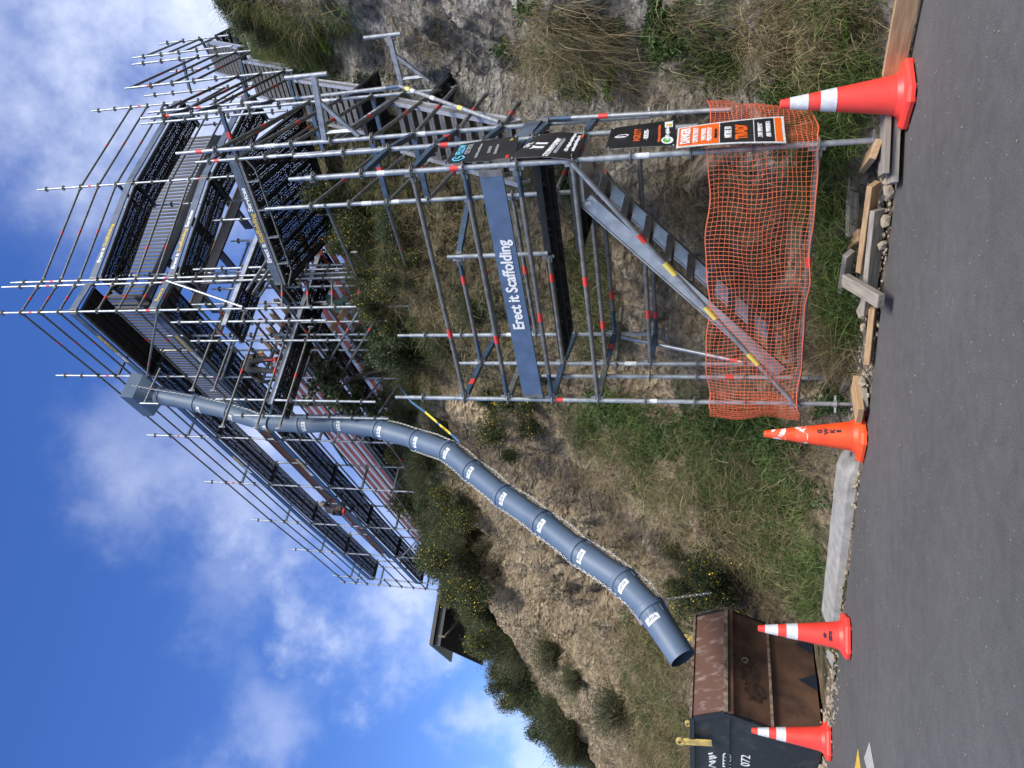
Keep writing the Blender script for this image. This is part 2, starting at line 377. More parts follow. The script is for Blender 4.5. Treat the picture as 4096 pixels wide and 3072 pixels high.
# soften the profile corners
for _ in range(10):
    base[:, 1:-1] = base[:, 1:-1] * .5 + (base[:, :-2] + base[:, 2:]) * .25
Pw = np.zeros(base.shape[:2] + (3,))
Pw[..., :2] = O2 + ER * S_list[:, None, None] + EN * base[..., :1]; Pw[..., 2] = base[..., 1]
du = np.gradient(Pw, axis=0); dv = np.gradient(Pw, axis=1)
nor = np.cross(du, dv); nor /= np.linalg.norm(nor, axis=2, keepdims=True) + 1e-9
nor[nor[..., 2] < 0] *= -1
disp = np.zeros(base.shape[:2])
for i in range(base.shape[0]):
    for j in range(base.shape[1]):
        n_, z_ = base[i, j]
        if n_ > 17 or S_list[i] < -4 or S_list[i] > 42: continue
        x, y, z = Pw[i, j]
        amp = min(1, max(0, (n_ - .25) / 1.1))
        if 7.2 < S_list[i] < 12.6: amp = min(1, max(0, (n_ - 2.0) / .8))
        q = Vector((x * .9 + z * .35, y * .9, z * .75 - x * .25))
        w = noise.noise_vector(q * 1.3) * .25
        qa = (q + w) * 1.15; d1, p1 = noise.voronoi(qa)
        qb = Vector((q.x * 2.9 + q.z * .6, q.y * 2.9, q.z * 3.3)) + w * 1.5; db, p2 = noise.voronoi(qb)
        fac = .55 * (qa - p1[0]).dot(noise.noise_vector(p1[0] * 9.7)) + .30 * (qb - p2[0]).dot(noise.noise_vector(p2[0] * 7.3))
        d2, _p = noise.voronoi(Vector((q.x * 2.6 + q.z, q.y * 2.6, q.z * 3.4)) + w)
        d3, _p = noise.voronoi(Vector((q.x * 6.5 + q.z * 2, q.y * 6.5, q.z * 9)) + w * 3)
        rough = .55 + .45 * noise.noise(q * .35)
        h = .30 * (noise.fractal(q * .45, 1., 2., 4) ) + (rough + .15) * (.34 * (d1[1] - d1[0]) + .21 * (d2[0] - .3) + .075 * (d3[1] - d3[0])) + .03 * noise.noise(q * 9)
        # tilted bedding ledges and a crossing joint set
        w2 = noise.noise(q * .8) * .9 + noise.noise(q * 2.1) * .35
        b1 = (x * .35 + y * .25 + z * .9) * 1.25 + w2; b1 -= math.floor(b1)
        b2 = (x * .8 - y * .5 + z * .25) * 1.9 - w2 * 1.2; b2 -= math.floor(b2)
        led = (b1 if b1 < .82 else (1 - b1) * 4.5); jn = (b2 if b2 < .85 else (1 - b2) * 5.6)
        hard = min(1, max(.15, .5 + 1.3 * noise.noise(q * .3 + Vector((7, 1, 3)))))
        h += hard * (.34 * (led - .4) + .07 * (jn - .4)) + hard * .9 * fac
        disp[i, j] = amp * h
# keep the foot of the standards and the stair run clear
Pw += nor * disp[..., None]
nS, nT = base.shape[:2]
idx = np.arange(nS * nT).reshape(nS, nT)
quads = np.stack([idx[:-1, :-1], idx[1:, :-1], idx[1:, 1:], idx[:-1, 1:]], -1).reshape(-1, 4)

def cliffmat():
    mt = bpy.data.materials.new('cliff_rock'); mt.use_nodes = True; t = mt.node_tree
    b = t.nodes['Principled BSDF']; b.inputs['Roughness'].default_value = .92; b.inputs['Specular IOR Level'].default_value = .2
    tcn = N('ShaderNodeTexCoord', t)
    mp = N('ShaderNodeMapping', t); mp.inputs['Rotation'].default_value = (.5, .35, .3); mp.inputs['Scale'].default_value = (1, 1, 1.5)
    t.links.new(tcn.outputs['Object'], mp.inputs[0])
    def noise_(sc, de, src=None, ro=.6):
        n = N('ShaderNodeTexNoise', t); n.inputs['Scale'].default_value = sc; n.inputs['Detail'].default_value = de; n.inputs['Roughness'].default_value = ro
        t.links.new(src or tcn.outputs['Object'], n.inputs['Vector']); return n
    def ramp(src, stops):
        cr = N('ShaderNodeValToRGB', t); e = cr.color_ramp.elements
        e[0].position, e[1].position = stops[0][0], stops[-1][0]; e[0].color = (*stops[0][1], 1); e[1].color = (*stops[-1][1], 1)
        for p, c in stops[1:-1]: q = e.new(p); q.color = (*c, 1)
        t.links.new(src, cr.inputs[0]); return cr
    def mix(f, a, bb, mode='MIX'):
        mx = N('ShaderNodeMix', t, data_type='RGBA', blend_type=mode)
        if isinstance(f, float): mx.inputs['Factor'].default_value = f
        else: t.links.new(f, mx.inputs['Factor'])
        for k, vv in (('A', a), ('B', bb)):
            if isinstance(vv, tuple): mx.inputs[k].default_value = (*vv, 1)
            else: t.links.new(vv, mx.inputs[k])
        return mx.outputs['Result']
    fine = noise_(7, 12, mp.outputs[0], .7); mid = noise_(1.6, 8, mp.outputs[0])
    grey = ramp(fine.outputs['Fac'], [(.28, (.075, .07, .064)), (.40, (.21, .20, .178)), (.54, (.36, .34, .30)), (.72, (.54, .51, .455))])
    tan = ramp(fine.outputs['Fac'], [(.28, (.09, .068, .044)), (.42, (.235, .18, .115)), (.56, (.37, .295, .19)), (.74, (.52, .44, .31))])
    soil = ramp(fine.outputs['Fac'], [(.3, (.05, .036, .024)), (.55, (.12, .088, .058)), (.75, (.22, .17, .115))])
    at = N('ShaderNodeAttribute', t, attribute_name='zone'); sep = N('ShaderNodeSeparateColor', t); t.links.new(at.outputs['Color'], sep.inputs[0])
    # zone r: tan weight, g: soil weight, b: green growth
    c = mix(sep.outputs['Red'], grey.outputs[0], tan.outputs[0])
    # rusty seams
    st = N('ShaderNodeMapRange', t); st.inputs['From Min'].default_value = .56; st.inputs['From Max'].default_value = .70; t.links.new(mid.outputs['Fac'], st.inputs['Value'])
    st.inputs['To Max'].default_value = .55
    c = mix(st.outputs[0], c, (.26, .16, .075))
    c = mix(sep.outputs['Green'], c, soil.outputs[0])
    gn = noise_(14, 8); gr = ramp(gn.outputs['Fac'], [(.35, (.03, .035, .015)), (.5, (.075, .082, .032)), (.68, (.17, .15, .075))])
    c = mix(sep.outputs['Blue'], c, gr.outputs[0])
    # angular fracture lines
    v = N('ShaderNodeTexVoronoi', t, feature='DISTANCE_TO_EDGE'); v.inputs['Scale'].default_value = 4.2
    wv = N('ShaderNodeVectorMath', t, operation='ADD'); sc = N('ShaderNodeVectorMath', t, operation='SCALE'); sc.inputs['Scale'].default_value = .35
    wn = noise_(3, 6, mp.outputs[0]); t.links.new(wn.outputs['Color'], sc.inputs[0]); t.links.new(mp.outputs[0], wv.inputs[0]); t.links.new(sc.outputs[0], wv.inputs[1])
    t.links.new(wv.outputs[0], v.inputs['Vector'])
    v2 = N('ShaderNodeTexVoronoi', t); v2.inputs['Scale'].default_value = 7.5; t.links.new(wv.outputs[0], v2.inputs['Vector'])
    cr = N('ShaderNodeMapRange', t); cr.inputs['From Max'].default_value = .035; cr.inputs['To Min'].default_value = .42; cr.inputs['To Max'].default_value = 1; t.links.new(v.outputs['Distance'], cr.inputs['Value'])
    cmb = N('ShaderNodeCombineColor', t)
    for k in range(3): t.links.new(cr.outputs[0], cmb.inputs[k])
    c = mix(.55, c, mix(1., c, cmb.outputs[0], 'MULTIPLY'))
    sepv = N('ShaderNodeSeparateColor', t); t.links.new(v2.outputs['Color'], sepv.inputs[0])
    chip = N('ShaderNodeMapRange', t); chip.inputs['To Min'].default_value = .84; chip.inputs['To Max'].default_value = 1.16; t.links.new(sepv.outputs['Red'], chip.inputs['Value'])
    cm2 = N('ShaderNodeCombineColor', t)
    for k in range(3): t.links.new(chip.outputs[0], cm2.inputs[k])
    c = mix(1., c, cm2.outputs[0], 'MULTIPLY')
    pn = noise_(.9, 7, None, .65); pm_ = N('ShaderNodeMapRange', t); pm_.inputs['From Min'].default_value = .32; pm_.inputs['From Max'].default_value = .68; pm_.inputs['To Min'].default_value = .62; pm_.inputs['To Max'].default_value = 1.4
    t.links.new(pn.outputs['Fac'], pm_.inputs['Value']); cm3 = N('ShaderNodeCombineColor', t)
    for k in range(3): t.links.new(pm_.outputs[0], cm3.inputs[k])
    c = mix(1., c, cm3.outputs[0], 'MULTIPLY')
    t.links.new(c, b.inputs['Base Color'])
    hsum = N('ShaderNodeMath', t, operation='ADD'); t.links.new(fine.outputs['Fac'], hsum.inputs[0])
    vm = N('ShaderNodeMath', t, operation='MULTIPLY'); vm.inputs[1].default_value = 1.3; t.links.new(v2.outputs['Distance'], vm.inputs[0]); t.links.new(vm.outputs[0], hsum.inputs[1])
    bp = N('ShaderNodeBump', t); bp.inputs['Strength'].default_value = 1.; bp.inputs['Distance'].default_value = .14
    t.links.new(hsum.outputs[0], bp.inputs['Height']); t.links.new(bp.outputs[0], b.inputs['Normal'])
    return mt
cliff = np_mesh('cliff', Pw.reshape(-1, 3), [quads], cliffmat())
tag(cliff, kind='structure')
# which kind of rock or soil lies where
zone = np.zeros((nS, nT, 4), np.float32); zone[..., 3] = 1
for i in range(nS):
    for j in range(nT):
        s, (n_, z_) = S_list[i], base[i, j]
        q = Vector(Pw[i, j]); k = noise.fractal(q * .55, 1., 2., 4)
        tan_ = min(1, max(0, (s - 1.4) / 2.2 + k * .6 + .25 * max(0, 1 - abs(z_ - 1.5)) ))
        soil_ = min(1, max(0, .55 - (n_ - .6) * .55 + k * .6)) if n_ < 2.2 else min(.8, max(0, k * 1.3 - .45))
        if 1.6 < s < 7 and z_ > 2.6: soil_ = max(soil_, min(.85, .5 + k * .8))
        grn = 0
        flat = 1 - min(1, abs(du[i, j, 0] * 0) + 1)
        if n_ < 2.4 and 4.4 < s < 8: grn = min(1, max(0, .75 + k))
        top = {True: 8.4, False: 6.6}[s < 1.5 or s > 6]
        if z_ > top + k * 1.2 - (max(0, s - 24) * .55): grn = max(grn, .8)
        if 1.3 < s < 6.5 and z_ > 3.4 + k * 1.5: grn = max(grn, .55)
        zone[i, j, :3] = tan_, soil_, grn
ca = cliff.data.color_attributes.new('zone', 'FLOAT_COLOR', 'POINT'); ca.data.foreach_set('color', zone.ravel())
BVH = BVHTree.FromPolygons([tuple(v) for v in Pw.reshape(-1, 3)], [tuple(int(a) for a in q) for q in quads])
def hit(X, Y):
    d = ray(X, Y).normalized(); loc, nn, i, dist = BVH.ray_cast(CAM, d, 150)
    if loc is None: return None, None
    if nn.dot(d) > 0: nn = -nn
    return loc, nn
def drop(x, y):
    loc, nn, i, dist = BVH.ray_cast(Vector((x, y, 40)), Vector((0, 0, -1)), 80)
    return loc.z if loc else 0.

def asphalt():
    mt = bpy.data.materials.new('asphalt'); mt.use_nodes = True; t = mt.node_tree; b = t.nodes['Principled BSDF']
    b.inputs['Roughness'].default_value = .82; b.inputs['Specular IOR Level'].default_value = .35
    tcn = N('ShaderNodeTexCoord', t)
    def nse(sc, de, ro=.5):
        n = N('ShaderNodeTexNoise', t); n.inputs['Scale'].default_value = sc; n.inputs['Detail'].default_value = de; n.inputs['Roughness'].default_value = ro
        t.links.new(tcn.outputs['Object'], n.inputs['Vector']); return n
    big = nse(.55, 5); mid = nse(7, 7, .7); grain = nse(95, 4, .8)
    r1 = N('ShaderNodeValToRGB', t); e = r1.color_ramp.elements; e[0].position = .3; e[1].position = .72
    e[0].color = (.043, .042, .041, 1); e[1].color = (.132, .129, .123, 1); t.links.new(grain.outputs['Fac'], r1.inputs[0])
    sm = N('ShaderNodeMath', t, operation='ADD'); t.links.new(big.outputs['Fac'], sm.inputs[0]); t.links.new(mid.outputs['Fac'], sm.inputs[1])
    mr = N('ShaderNodeMapRange', t); mr.inputs['From Min'].default_value = .75; mr.inputs['From Max'].default_value = 1.3; mr.inputs['To Min'].default_value = .78; mr.inputs['To Max'].default_value = 1.22
    t.links.new(sm.outputs[0], mr.inputs['Value'])
    vm = N('ShaderNodeVectorMath', t, operation='SCALE'); t.links.new(r1.outputs[0], vm.inputs[0]); t.links.new(mr.outputs[0], vm.inputs['Scale'])
    # pale flecks of exposed chip
    v = N('ShaderNodeTexVoronoi', t); v.inputs['Scale'].default_value = 55; t.links.new(tcn.outputs['Object'], v.inputs['Vector'])
    sp = N('ShaderNodeSeparateColor', t); t.links.new(v.outputs['Color'], sp.inputs[0])
    g1 = N('ShaderNodeMath', t, operation='GREATER_THAN'); g1.inputs[1].default_value = .988; t.links.new(sp.outputs[0], g1.inputs[0])
    g2 = N('ShaderNodeMath', t, operation='LESS_THAN'); g2.inputs[1].default_value = .28; t.links.new(v.outputs['Distance'], g2.inputs[0])
    g3 = N('ShaderNodeMath', t, operation='MULTIPLY'); t.links.new(g1.outputs[0], g3.inputs[0]); t.links.new(g2.outputs[0], g3.inputs[1])
    mx = N('ShaderNodeMix', t, data_type='RGBA'); mx.inputs['B'].default_value = (.26, .25, .235, 1)
    t.links.new(g3.outputs[0], mx.inputs['Factor']); t.links.new(vm.outputs[0], mx.inputs['A']); t.links.new(mx.outputs['Result'], b.inputs['Base Color'])
    bp = N('ShaderNodeBump', t); bp.inputs['Strength'].default_value = .6; bp.inputs['Distance'].default_value = .006
    t.links.new(grain.outputs['Fac'], bp.inputs['Height']); t.links.new(bp.outputs[0], b.inputs['Normal'])
    return mt
ASPH = asphalt()
# road: a slab whose broken edge runs along n = 0
mb = MB(); edge = []
for k in range(0, 900):
    s = -30 + k * .12
    edge.append((s, .03 * noise.fractal(Vector((s * 1.7, 3, 0)), 1, 2, 4)))
vs = []; fs = []
for s, e in edge: vs += [sn(s, -40, 0), sn(s, -4, 0), sn(s, e, 0), sn(s, e + .008, -.035)]
for k in range(len(edge) - 1):
    a = 4 * k; fs += [(a, a + 1, a + 5, a + 4), (a + 1, a + 2, a + 6, a + 5), (a + 2, a + 3, a + 7, a + 6)]
mb.add(vs, [f[::-1] for f in fs], ASPH); road = tag(mb.build('road'), kind='structure')
mb = MB(); g = 900
mb.add([(-g, -g, -.3), (g, -g, -.3), (g, g, -.3), (-g, g, -.3)], [(0, 1, 2, 3)], mat('far_ground', (.10, .095, .06), .95, 0, (.06, .065, .035), .05))
tag(mb.build('ground'), kind='structure')
# dirt gutter between road edge and kerb
DIRT = mat('dirt', (.16, .125, .085), .95, 0, (.075, .06, .042), 14, 9, .8, 40)
mb = MB(); vs = []; fs = []
ss = np.arange(-4, 30, .1)
for s in ss:
    for n_ in (-.01, .06, .14, .24, .40):
        vs.append(sn(s, n_, -.012 + .03 * noise.fractal(Vector((s * 3, n_ * 9, 1)), 1, 2, 4) + .10 * max(0, n_ - .1)))
for k in range(len(ss) - 1):
    for j in range(4): a = k * 5 + j; fs.append((a, a + 1, a + 6, a + 5))
mb.add(vs, fs, DIRT, True); tag(mb.build('gutter'), kind='structure')
# low concrete kerb, broken near the skip, from the left tower foot onwards
def kerb(s0, s1, seed):
    mb = MB(); vs = []; fs = []; ss = np.arange(s0, s1 + .01, .07)
    for s in ss:
        w = .007 * noise.fractal(Vector((s * 4, seed, 0)), 1, 2, 4)
        f = min(1, (s - s0) / .25, (s1 - s) / .25); f = max(.15, f + w * 4) if f < 1 else 1
        for n_, z in ((.13, -.02), (.15 + w, .075 * f), (.19 + w, .10 * f), (.44 + w, .155 * f + w * .4), (.52, .13 * f), (.54, -.02)): vs.append(sn(s, n_, z))
    for k in range(len(ss) - 1):
        for j in range(5): a = k * 6 + j; fs.append((a, a + 1, a + 7, a + 6))
    mb.add(vs, [f[::-1] for f in fs], CONC); return tag(mb.build('kerb'), kind='structure')
kerb(4.05, 6.72, 1); kerb(6.76, 7.12, 4); kerb(12.5, 30, 9)
# painted arrow tips on the asphalt
for nm, c, pts in (('road_marking', (.62, .40, .05), [(3432, 2992), (3418, 3080), (3444, 3080)]), ('road_marking', (.40, .39, .36), [(3478, 2966), (3456, 3032), (3470, 3085), (3500, 3085)])):
    mb = MB(); pm = mat('worn_paint_%d' % len(pts), c, .8, 0, tuple(x * .7 for x in c), 30, 8)
    P = [atz(X, Y, .004) for X, Y in pts]
    far = [p + (P[-1] - P[0]).normalized() * .8 for p in (P[-1], P[1] if len(P) == 3 else P[2])]
    mb.add(P + far[:0], [tuple(range(len(P)))], pm); tag(mb.build(nm), kind='structure')

# ------------------------------------------------------------------ scaffold kit
RO_R = .061
def rosette(mb, c, detail=2):
    if detail == 0:
        mb.lathe([(.025, -.005), (RO_R, -.005), (RO_R, .005), (.025, .005)], GALV_D, 10, c); return
    n = 24 if detail == 2 else 16
    mb.lathe([(.048, -.005), (RO_R, -.005), (RO_R, .005), (.048, .005), (.048, -.005)], GALV_D, n, c)
    mb.lathe([(.024, -.012), (.033, -.012), (.033, .012), (.024, .012)], GALV_D, 14, c)
    for k in range(8):
        a = k * math.pi / 4; d = Vector((math.cos(a), math.sin(a), 0))
        mb.bar(Vector(c) + d * .028, Vector(c) + d * .052, .013 if k % 2 else .018, .009, GALV_D)
def standard(parent, x, y, z0, z1, zref, detail=1, tapes=(), whites=(), jack=False, spigot=True, x1=None, y1=None):
    x1 = x if x1 is None else x1; y1 = y if y1 is None else y1
    def P(z): f = (z - z0) / (z1 - z0); return Vector((x + (x1 - x) * f, y + (y1 - y) * f, z))
    mb = MB(); sp = .17 if spigot else 0
    mb.tube(P(z0), P(z1 - sp), .0242, GALV, 12)
    if sp: mb.tube(P(z1 - sp), P(z1), .0195, GALV, 12)
    z = zref + math.ceil((z0 + .1 - zref) / .5) * .5
    while z < z1 - sp - .015: rosette(mb, P(z), detail); z += .5
    for zt, h, mt in [(t, .085, REDT) for t in tapes] + [(t, .13, WHITET) for t in whites]:
        if z0 < zt < z1 - .2: mb.tube(P(zt - h / 2), P(zt + h / 2), .0256, mt, 12)
    # spigot joint sleeves every second metre of pipe
    zz = z0 + 2.06
    while zz < z1 - .4:
        mb.tube(P(zz - .1), P(zz + .1), .0262, GALV, 12); zz += 2
    ob = mb.build('standard', parent)
    if jack:
        j = MB(); b = P(z0)
        j.tube(b + Vector((0, 0, -.20)), b + Vector((0, 0, .02)), .0165, GALV, 12)
        for k in range(9): j.tube(b + Vector((0, 0, -.19 + k * .018)), b + Vector((0, 0, -.182 + k * .018)), .0195, GALV, 12)
        j.tube(b + Vector((0, 0, -.025)), b + Vector((0, 0, .0)), .04, GALV, 10)
        j.bar(b + Vector((-.085, 0, -.012)), b + Vector((.085, 0, -.012)), .022, .018, GALV)
        j.box(b + Vector((0, 0, -.205)), .15, .15, .01, GALV); j.build('base_jack', ob)
    return ob
def ledger(parent, p, q, name='ledger', tape=None, mt=None, r=.0242, blue_end=False, n=10, wedge=True, trim=.05):
    p = Vector(p); q = Vector(q); d = (q - p).normalized(); mb = MB(); mt = mt or GALV_D
    a = p + d * trim; b = q - d * trim
    if blue_end:
        mb.tube(a, a + d * .3, r, BLUEST, n); mb.tube(a + d * .3, b - d * .25, r, mt, n); mb.tube(b - d * .25, b, r, BLUEST, n)
    else: mb.tube(a, b, r, mt, n)
    if wedge:
        for e, s in ((a, 1), (b, -1)):
            mb.bar(e - d * (.03 * s), e + d * (.05 * s), .035, .058, GALV_D); mb.bar(e - d * .012 * s + Vector((0, 0, -.055)), e - d * .012 * s + Vector((0, 0, .075)), .008, .03, GALV, up=d)
    if tape is not None:
        c = p.lerp(q, tape); mb.tube(c - d * .05, c + d * .05, r + .0015, REDT, n)
    return mb.build(name, parent)
def transom(parent, p, q, mt=None, tape=None, name='transom'):
    p = Vector(p); q = Vector(q); d = (q - p).normalized(); mb = MB(); mt = mt or BLUEST
    a = p + d * .06; b = q - d * .06
    mb.bar(a, b, .052, .05, mt); mb.bar(a + Vector((0, 0, .027)), b + Vector((0, 0, .027)), .012, .012, mt)
    for s in (-1, 1):
        off = d.cross(Vector((0, 0, 1))).normalized() * .02 * s; mb.bar(a + off + Vector((0, 0, .028)), b + off + Vector((0, 0, .028)), .008, .01, mt)
    for e, s in ((a, 1), (b, -1)): mb.bar(e - d * .04 * s, e + d * .03 * s, .04, .062, GALV_D)
    if tape: c = a.lerp(b, tape); mb.bar(c - d * .05, c + d * .05, .055, .053, REDT)
    return mb.build(name, parent)
def deck(parent, o, dx, L, dy, n, pw=.32, name='deck', mt=None, ribs=5):
    """perforated steel planks: o a corner, dx along the planks, dy across"""
    o = Vector(o); dx = Vector(dx).normalized(); dy = Vector(dy).normalized(); dz = Vector((0, 0, 1))
    me = MB(); X, Y, Z = Vector((1, 0, 0)), Vector((0, 1, 0)), Vector((0, 0, 1))
    for k in range(n):
        y0 = k * pw + .006; y1 = (k + 1) * pw - .006
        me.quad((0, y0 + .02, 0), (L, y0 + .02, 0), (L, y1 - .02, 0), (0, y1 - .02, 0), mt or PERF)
        me.box((L / 2, y0 + .012, -.022), L, .02, .066, DKSTEEL); me.box((L / 2, y1 - .012, -.022), L, .02, .066, DKSTEEL)
        me.box((L / 2, (y0 + y1) / 2, -.006), L, .03, .010, DKSTEEL)
        for e in (.02, L - .02): me.box((e, (y0 + y1) / 2, -.024), .036, pw - .05, .058, DKSTEEL)
        for j in range(1, ribs): me.box((L * j / ribs, (y0 + y1) / 2, -.008), .010, pw - .06, .012, DKSTEEL)
    ob = me.build(name); M = Matrix((dx, dy, dz)).transposed().to_4x4(); M.translation = o
    ob.matrix_world = M; ob.location = o; set_parent(ob, parent); return ob
def toeboard(parent, p, q, mt, words=None, h=.16, th=.03, nrm=None, size=.115, at=.5, width=None, cols=None, flip=False):
    p = Vector(p); q = Vector(q); d = (q - p).normalized(); mb = MB()
    mb.bar(p, q, th, h, mt)
    mb.bar(p, p + d * .05, th + .004, h + .004, GALV_D); mb.bar(q - d * .05, q, th + .004, h + .004, GALV_D)
    ob = mb.build('toe_board', parent)
    if words:
        n = Vector(nrm).normalized(); c = p.lerp(q, at) + n * (th / 2 + .002)
        dx = -d if flip else d
        tot = sum(w for _, _, w in words); x = -tot / 2
        for s, m_, w in words:
            text(s, size, m_, c + dx * (x + w / 2), dx, (0, 0, 1), ob, width=w * .96, bold=.004); x += w
    return ob
def stair(parent, p, q, w_dir, width, ntr, name='stair_flight', mt=None, sh=.17):
    """aluminium flight between bottom point p and top point q (right hand stringer), treads reach over w_dir*width"""
    p = Vector(p); q = Vector(q); w = Vector(w_dir).normalized(); d = (q - p).normalized(); mt = mt or ALU
    root = bpy.data.objects.new(name, None); col.objects.link(root); root.location = p; set_parent(root, parent)
    for off in (0, width):
        mb = MB(); a = p + w * off; b = q + w * off; mb.bar(a, b, .03, sh, mt, up=(0, 0, 1))
        up = d.cross(w).normalized()
        for sgn in (-1, 1): mb.bar(a + up * sgn * (sh / 2 - .006), b + up * sgn * (sh / 2 - .006), .052, .012, mt)
        mb.build('stringer', root)
    for k in range(ntr):
        f = (k + .5) / ntr; c = p.lerp(q, f); mb = MB(); hd = Vector((d.x, d.y, 0)).normalized()
        a = c + w * .02; b = c + w * (width - .02)
        mb.bar(a, b, .20, .028, TREAD, up=(0, 0, 1)); mb.bar(a + hd * -.09 + Vector((0, 0, -.025)), b + hd * -.09 + Vector((0, 0, -.025)), .016, .05, TREAD); mb.bar(a + hd * .09 + Vector((0, 0, -.025)), b + hd * .09 + Vector((0, 0, -.025)), .016, .05, TREAD)
        mb.build('tread', root)
    return root
TREAD = mat('worn_tread', (.26, .25, .23), .5, .5, (.17, .165, .155), 10)

# ------------------------------------------------------------------ near access tower
E1 = Vector((.796, -.605, 0)); E2 = Vector((.605, .796, 0))
tower = thing('scaffold_tower', (1.0, 8.0, 0), 'galvanised access tower at the roadside, its foot wrapped in orange net', 'scaffold')
ST = {'A': (-.165, 8.19), 'B': (1.947, 6.584), 'C': (.245, 8.78), 'H': (.10, 8.69), 'D': (.63, 9.49), 'J': (.64, 9.60),
      'E': (2.107, 8.285), 'F': (2.36, 7.18), 'G': (2.715, 7.83), 'U': (1.38, 7.92)}
def P(k, z): return Vector((*ST[k], z))
def LV(k): return 3.575 - .5 * k
GZ = {}
def std(k, Xt, Xb, detail=2, zref=None, parent=None, **kw):
    x, y = ST[k]; zt = zon(x, y, Xt); zb = zon(x, y, Xb)
    GZ[k] = (zb, zt); return standard(parent or tower, x, y, zb, zt, LV(0) if zref is None else zref, detail, **kw)
std('A', 1583, 3335, tapes=(3.0,), whites=(2.02,), jack=True)
std('B', 1157, 3490, tapes=(3.66,), whites=(1.98, 4.35), jack=True)
std('C', 1832, 3120, whites=(2.3,))
std('H', 2168, 3290, tapes=(1.22,), jack=True)
std('D', 1592, 2618, whites=(3.9,))
std('J', 2268, 2600, jack=True)
std('E', 1062, 2360, whites=(5.35, 5.0, 3.7))
std('F', 1177, 2790, tapes=(3.98,))
std('G', 706, 2590, whites=(6.35, 4.5), tapes=(7.3,), jack=True)
std('U', 1790, 2192, tapes=(2.77,), spigot=True)
for k, tp in ((-1, .33), (0, .30), (1, .40), (2, .55), (6, .6)):
    ledger(tower, P('A', LV(k)), P('B', LV(k)), tape=tp, blue_end=k in (1, 0))
for k, tp in ((2, .2), (3, .25), (6, .45)): ledger(tower, P('C', LV(k)), P('F', LV(k)), tape=tp)
for k in (-1, 0, 1): ledger(tower, P('C', LV(k)), P('U', LV(k)), tape=.8, blue_end=k < 0)
for k, tp in ((2, .3), (3, .15)): ledger(tower, P('D', LV(k)), P('E', LV(k)) + E1 * .0, tape=tp, blue_end=True)
for k in (-1, 0): ledger(tower, P('D', LV(k)), P('E', LV(k)), tape=.5)
for k in (-1, 0, 1, 2): 
    transom(tower, P('A', LV(k)), P('C', LV(k)), tape=.4 if k in (-1,) else None, mt=BLUEST if k in (-1, 1) else GALV_D)
for k in (-1, 1, 2, 3):
    transom(tower, P('C', LV(k)), P('D', LV(k)), tape=.5 if k == 2 else None)
for k in (-2, -1, 0, 1, 2):
    transom(tower, P('B', LV(k)), P('F', LV(k)), tape=.5 if k == 2 else None)
for k in (-2, -1, 0, 1, 2): transom(tower, P('F', LV(k)), P('G', LV(k)), tape=.5 if k in (-1,) else None)
transom(tower, P('U', LV(-1)), P('E', LV(-1)))
for z in (LV(-2), LV(-3), LV(-1)): transom(tower, P('E', z), P('G', z), tape=.5)
ledger(tower, P('A', LV(6) - .0) + E2 * -.05, P('B', LV(2)) + E2 * -.05, name='diagonal_brace', tape=.72, mt=GALV, trim=.0)
mb = MB(); a = P('A', LV(6)) - E2 * .05; b = P('B', LV(2)) - E2 * .05
for f in (.22, .42, .60): mb = MB(); c = a.lerp(b, f); d = (b - a).normalized(); mb.tube(c - d * .08, c + d * .08, .026, YELT, 12); mb.build('yellow_band', tower)
ledger(tower, P('C', zon(*ST['C'], 3080)) - E1 * .05, P('D', zon(*ST['D'], 2431)), name='diagonal_brace', mt=GALV, tape=.2, trim=0)
ledger(tower, P('C', zon(*ST['C'], 2467)) - E2 * .1, aty(2487, 1232, 9.7), name='tie_tube', mt=GALV_D, wedge=False, trim=0)
ledger(tower, P('G', zon(*ST['G'], 2181)) + E1 * .05, Vector((*(Vector((2.52, 7.35, 0)).xy), .25)), name='diagonal_brace', mt=GALV, blue_end=True, tape=.22, trim=0)
# platform and stair inside the tower
zd = LV(1)
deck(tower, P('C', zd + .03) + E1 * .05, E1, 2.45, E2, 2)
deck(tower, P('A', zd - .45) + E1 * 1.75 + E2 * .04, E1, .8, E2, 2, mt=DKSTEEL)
toeboard(tower, P('A', LV(1) + .20) - E2 * .035 + E1 * .06, P('B', LV(1) + .24) - E2 * .035 - E1 * .03, BLUEBD, [('Erect it Scaffolding', WHITE, 1.04)], h=.215, nrm=-E2, size=.165, at=.54)
toeboard(tower, P('B', LV(1) + .14) + E1 * .03, P('G', LV(1) + .14) + E1 * .03, GREYBD)
bot = atz(3178, 1560, .62); 
stair(tower, P('A', .74) + E1 * .30 + E2 * .12, P('B', LV(2) - .06) - E1 * .42 + E2 * .12, E2, .56, 9, sh=.15)
mb = MB(); c = P('B', LV(2) - .03) - E1 * .24 + E2 * .08; mb.bar(c, c + E2 * .62, .42, .05, ALU); mb.bar(c - E1 * .2, c - E1 * .2 + E2 * .62, .03, .17, ALU); mb.build('stair_landing', tower)
# outrigger brackets
def bracket(parent, base, tip, drop_, name='outrigger_bracket'):
    base = Vector(base); tip = Vector(tip); d = (tip - base).normalized(); mb = MB()
    mb.bar(base, tip, .05, .06, GALV); mb.bar(base + Vector((0, 0, -drop_)), base.lerp(tip, .62), .035, .04, GALV)
    mb.bar(base.lerp(tip, .1), base.lerp(tip, .1) + Vector((0, 0, -drop_ * .82)), .03, .035, GALV)
    mb.tube(tip + Vector((0, 0, -.16)), tip + Vector((0, 0, .34)), .025, GALV, 12)
    return mb.build(name, parent)
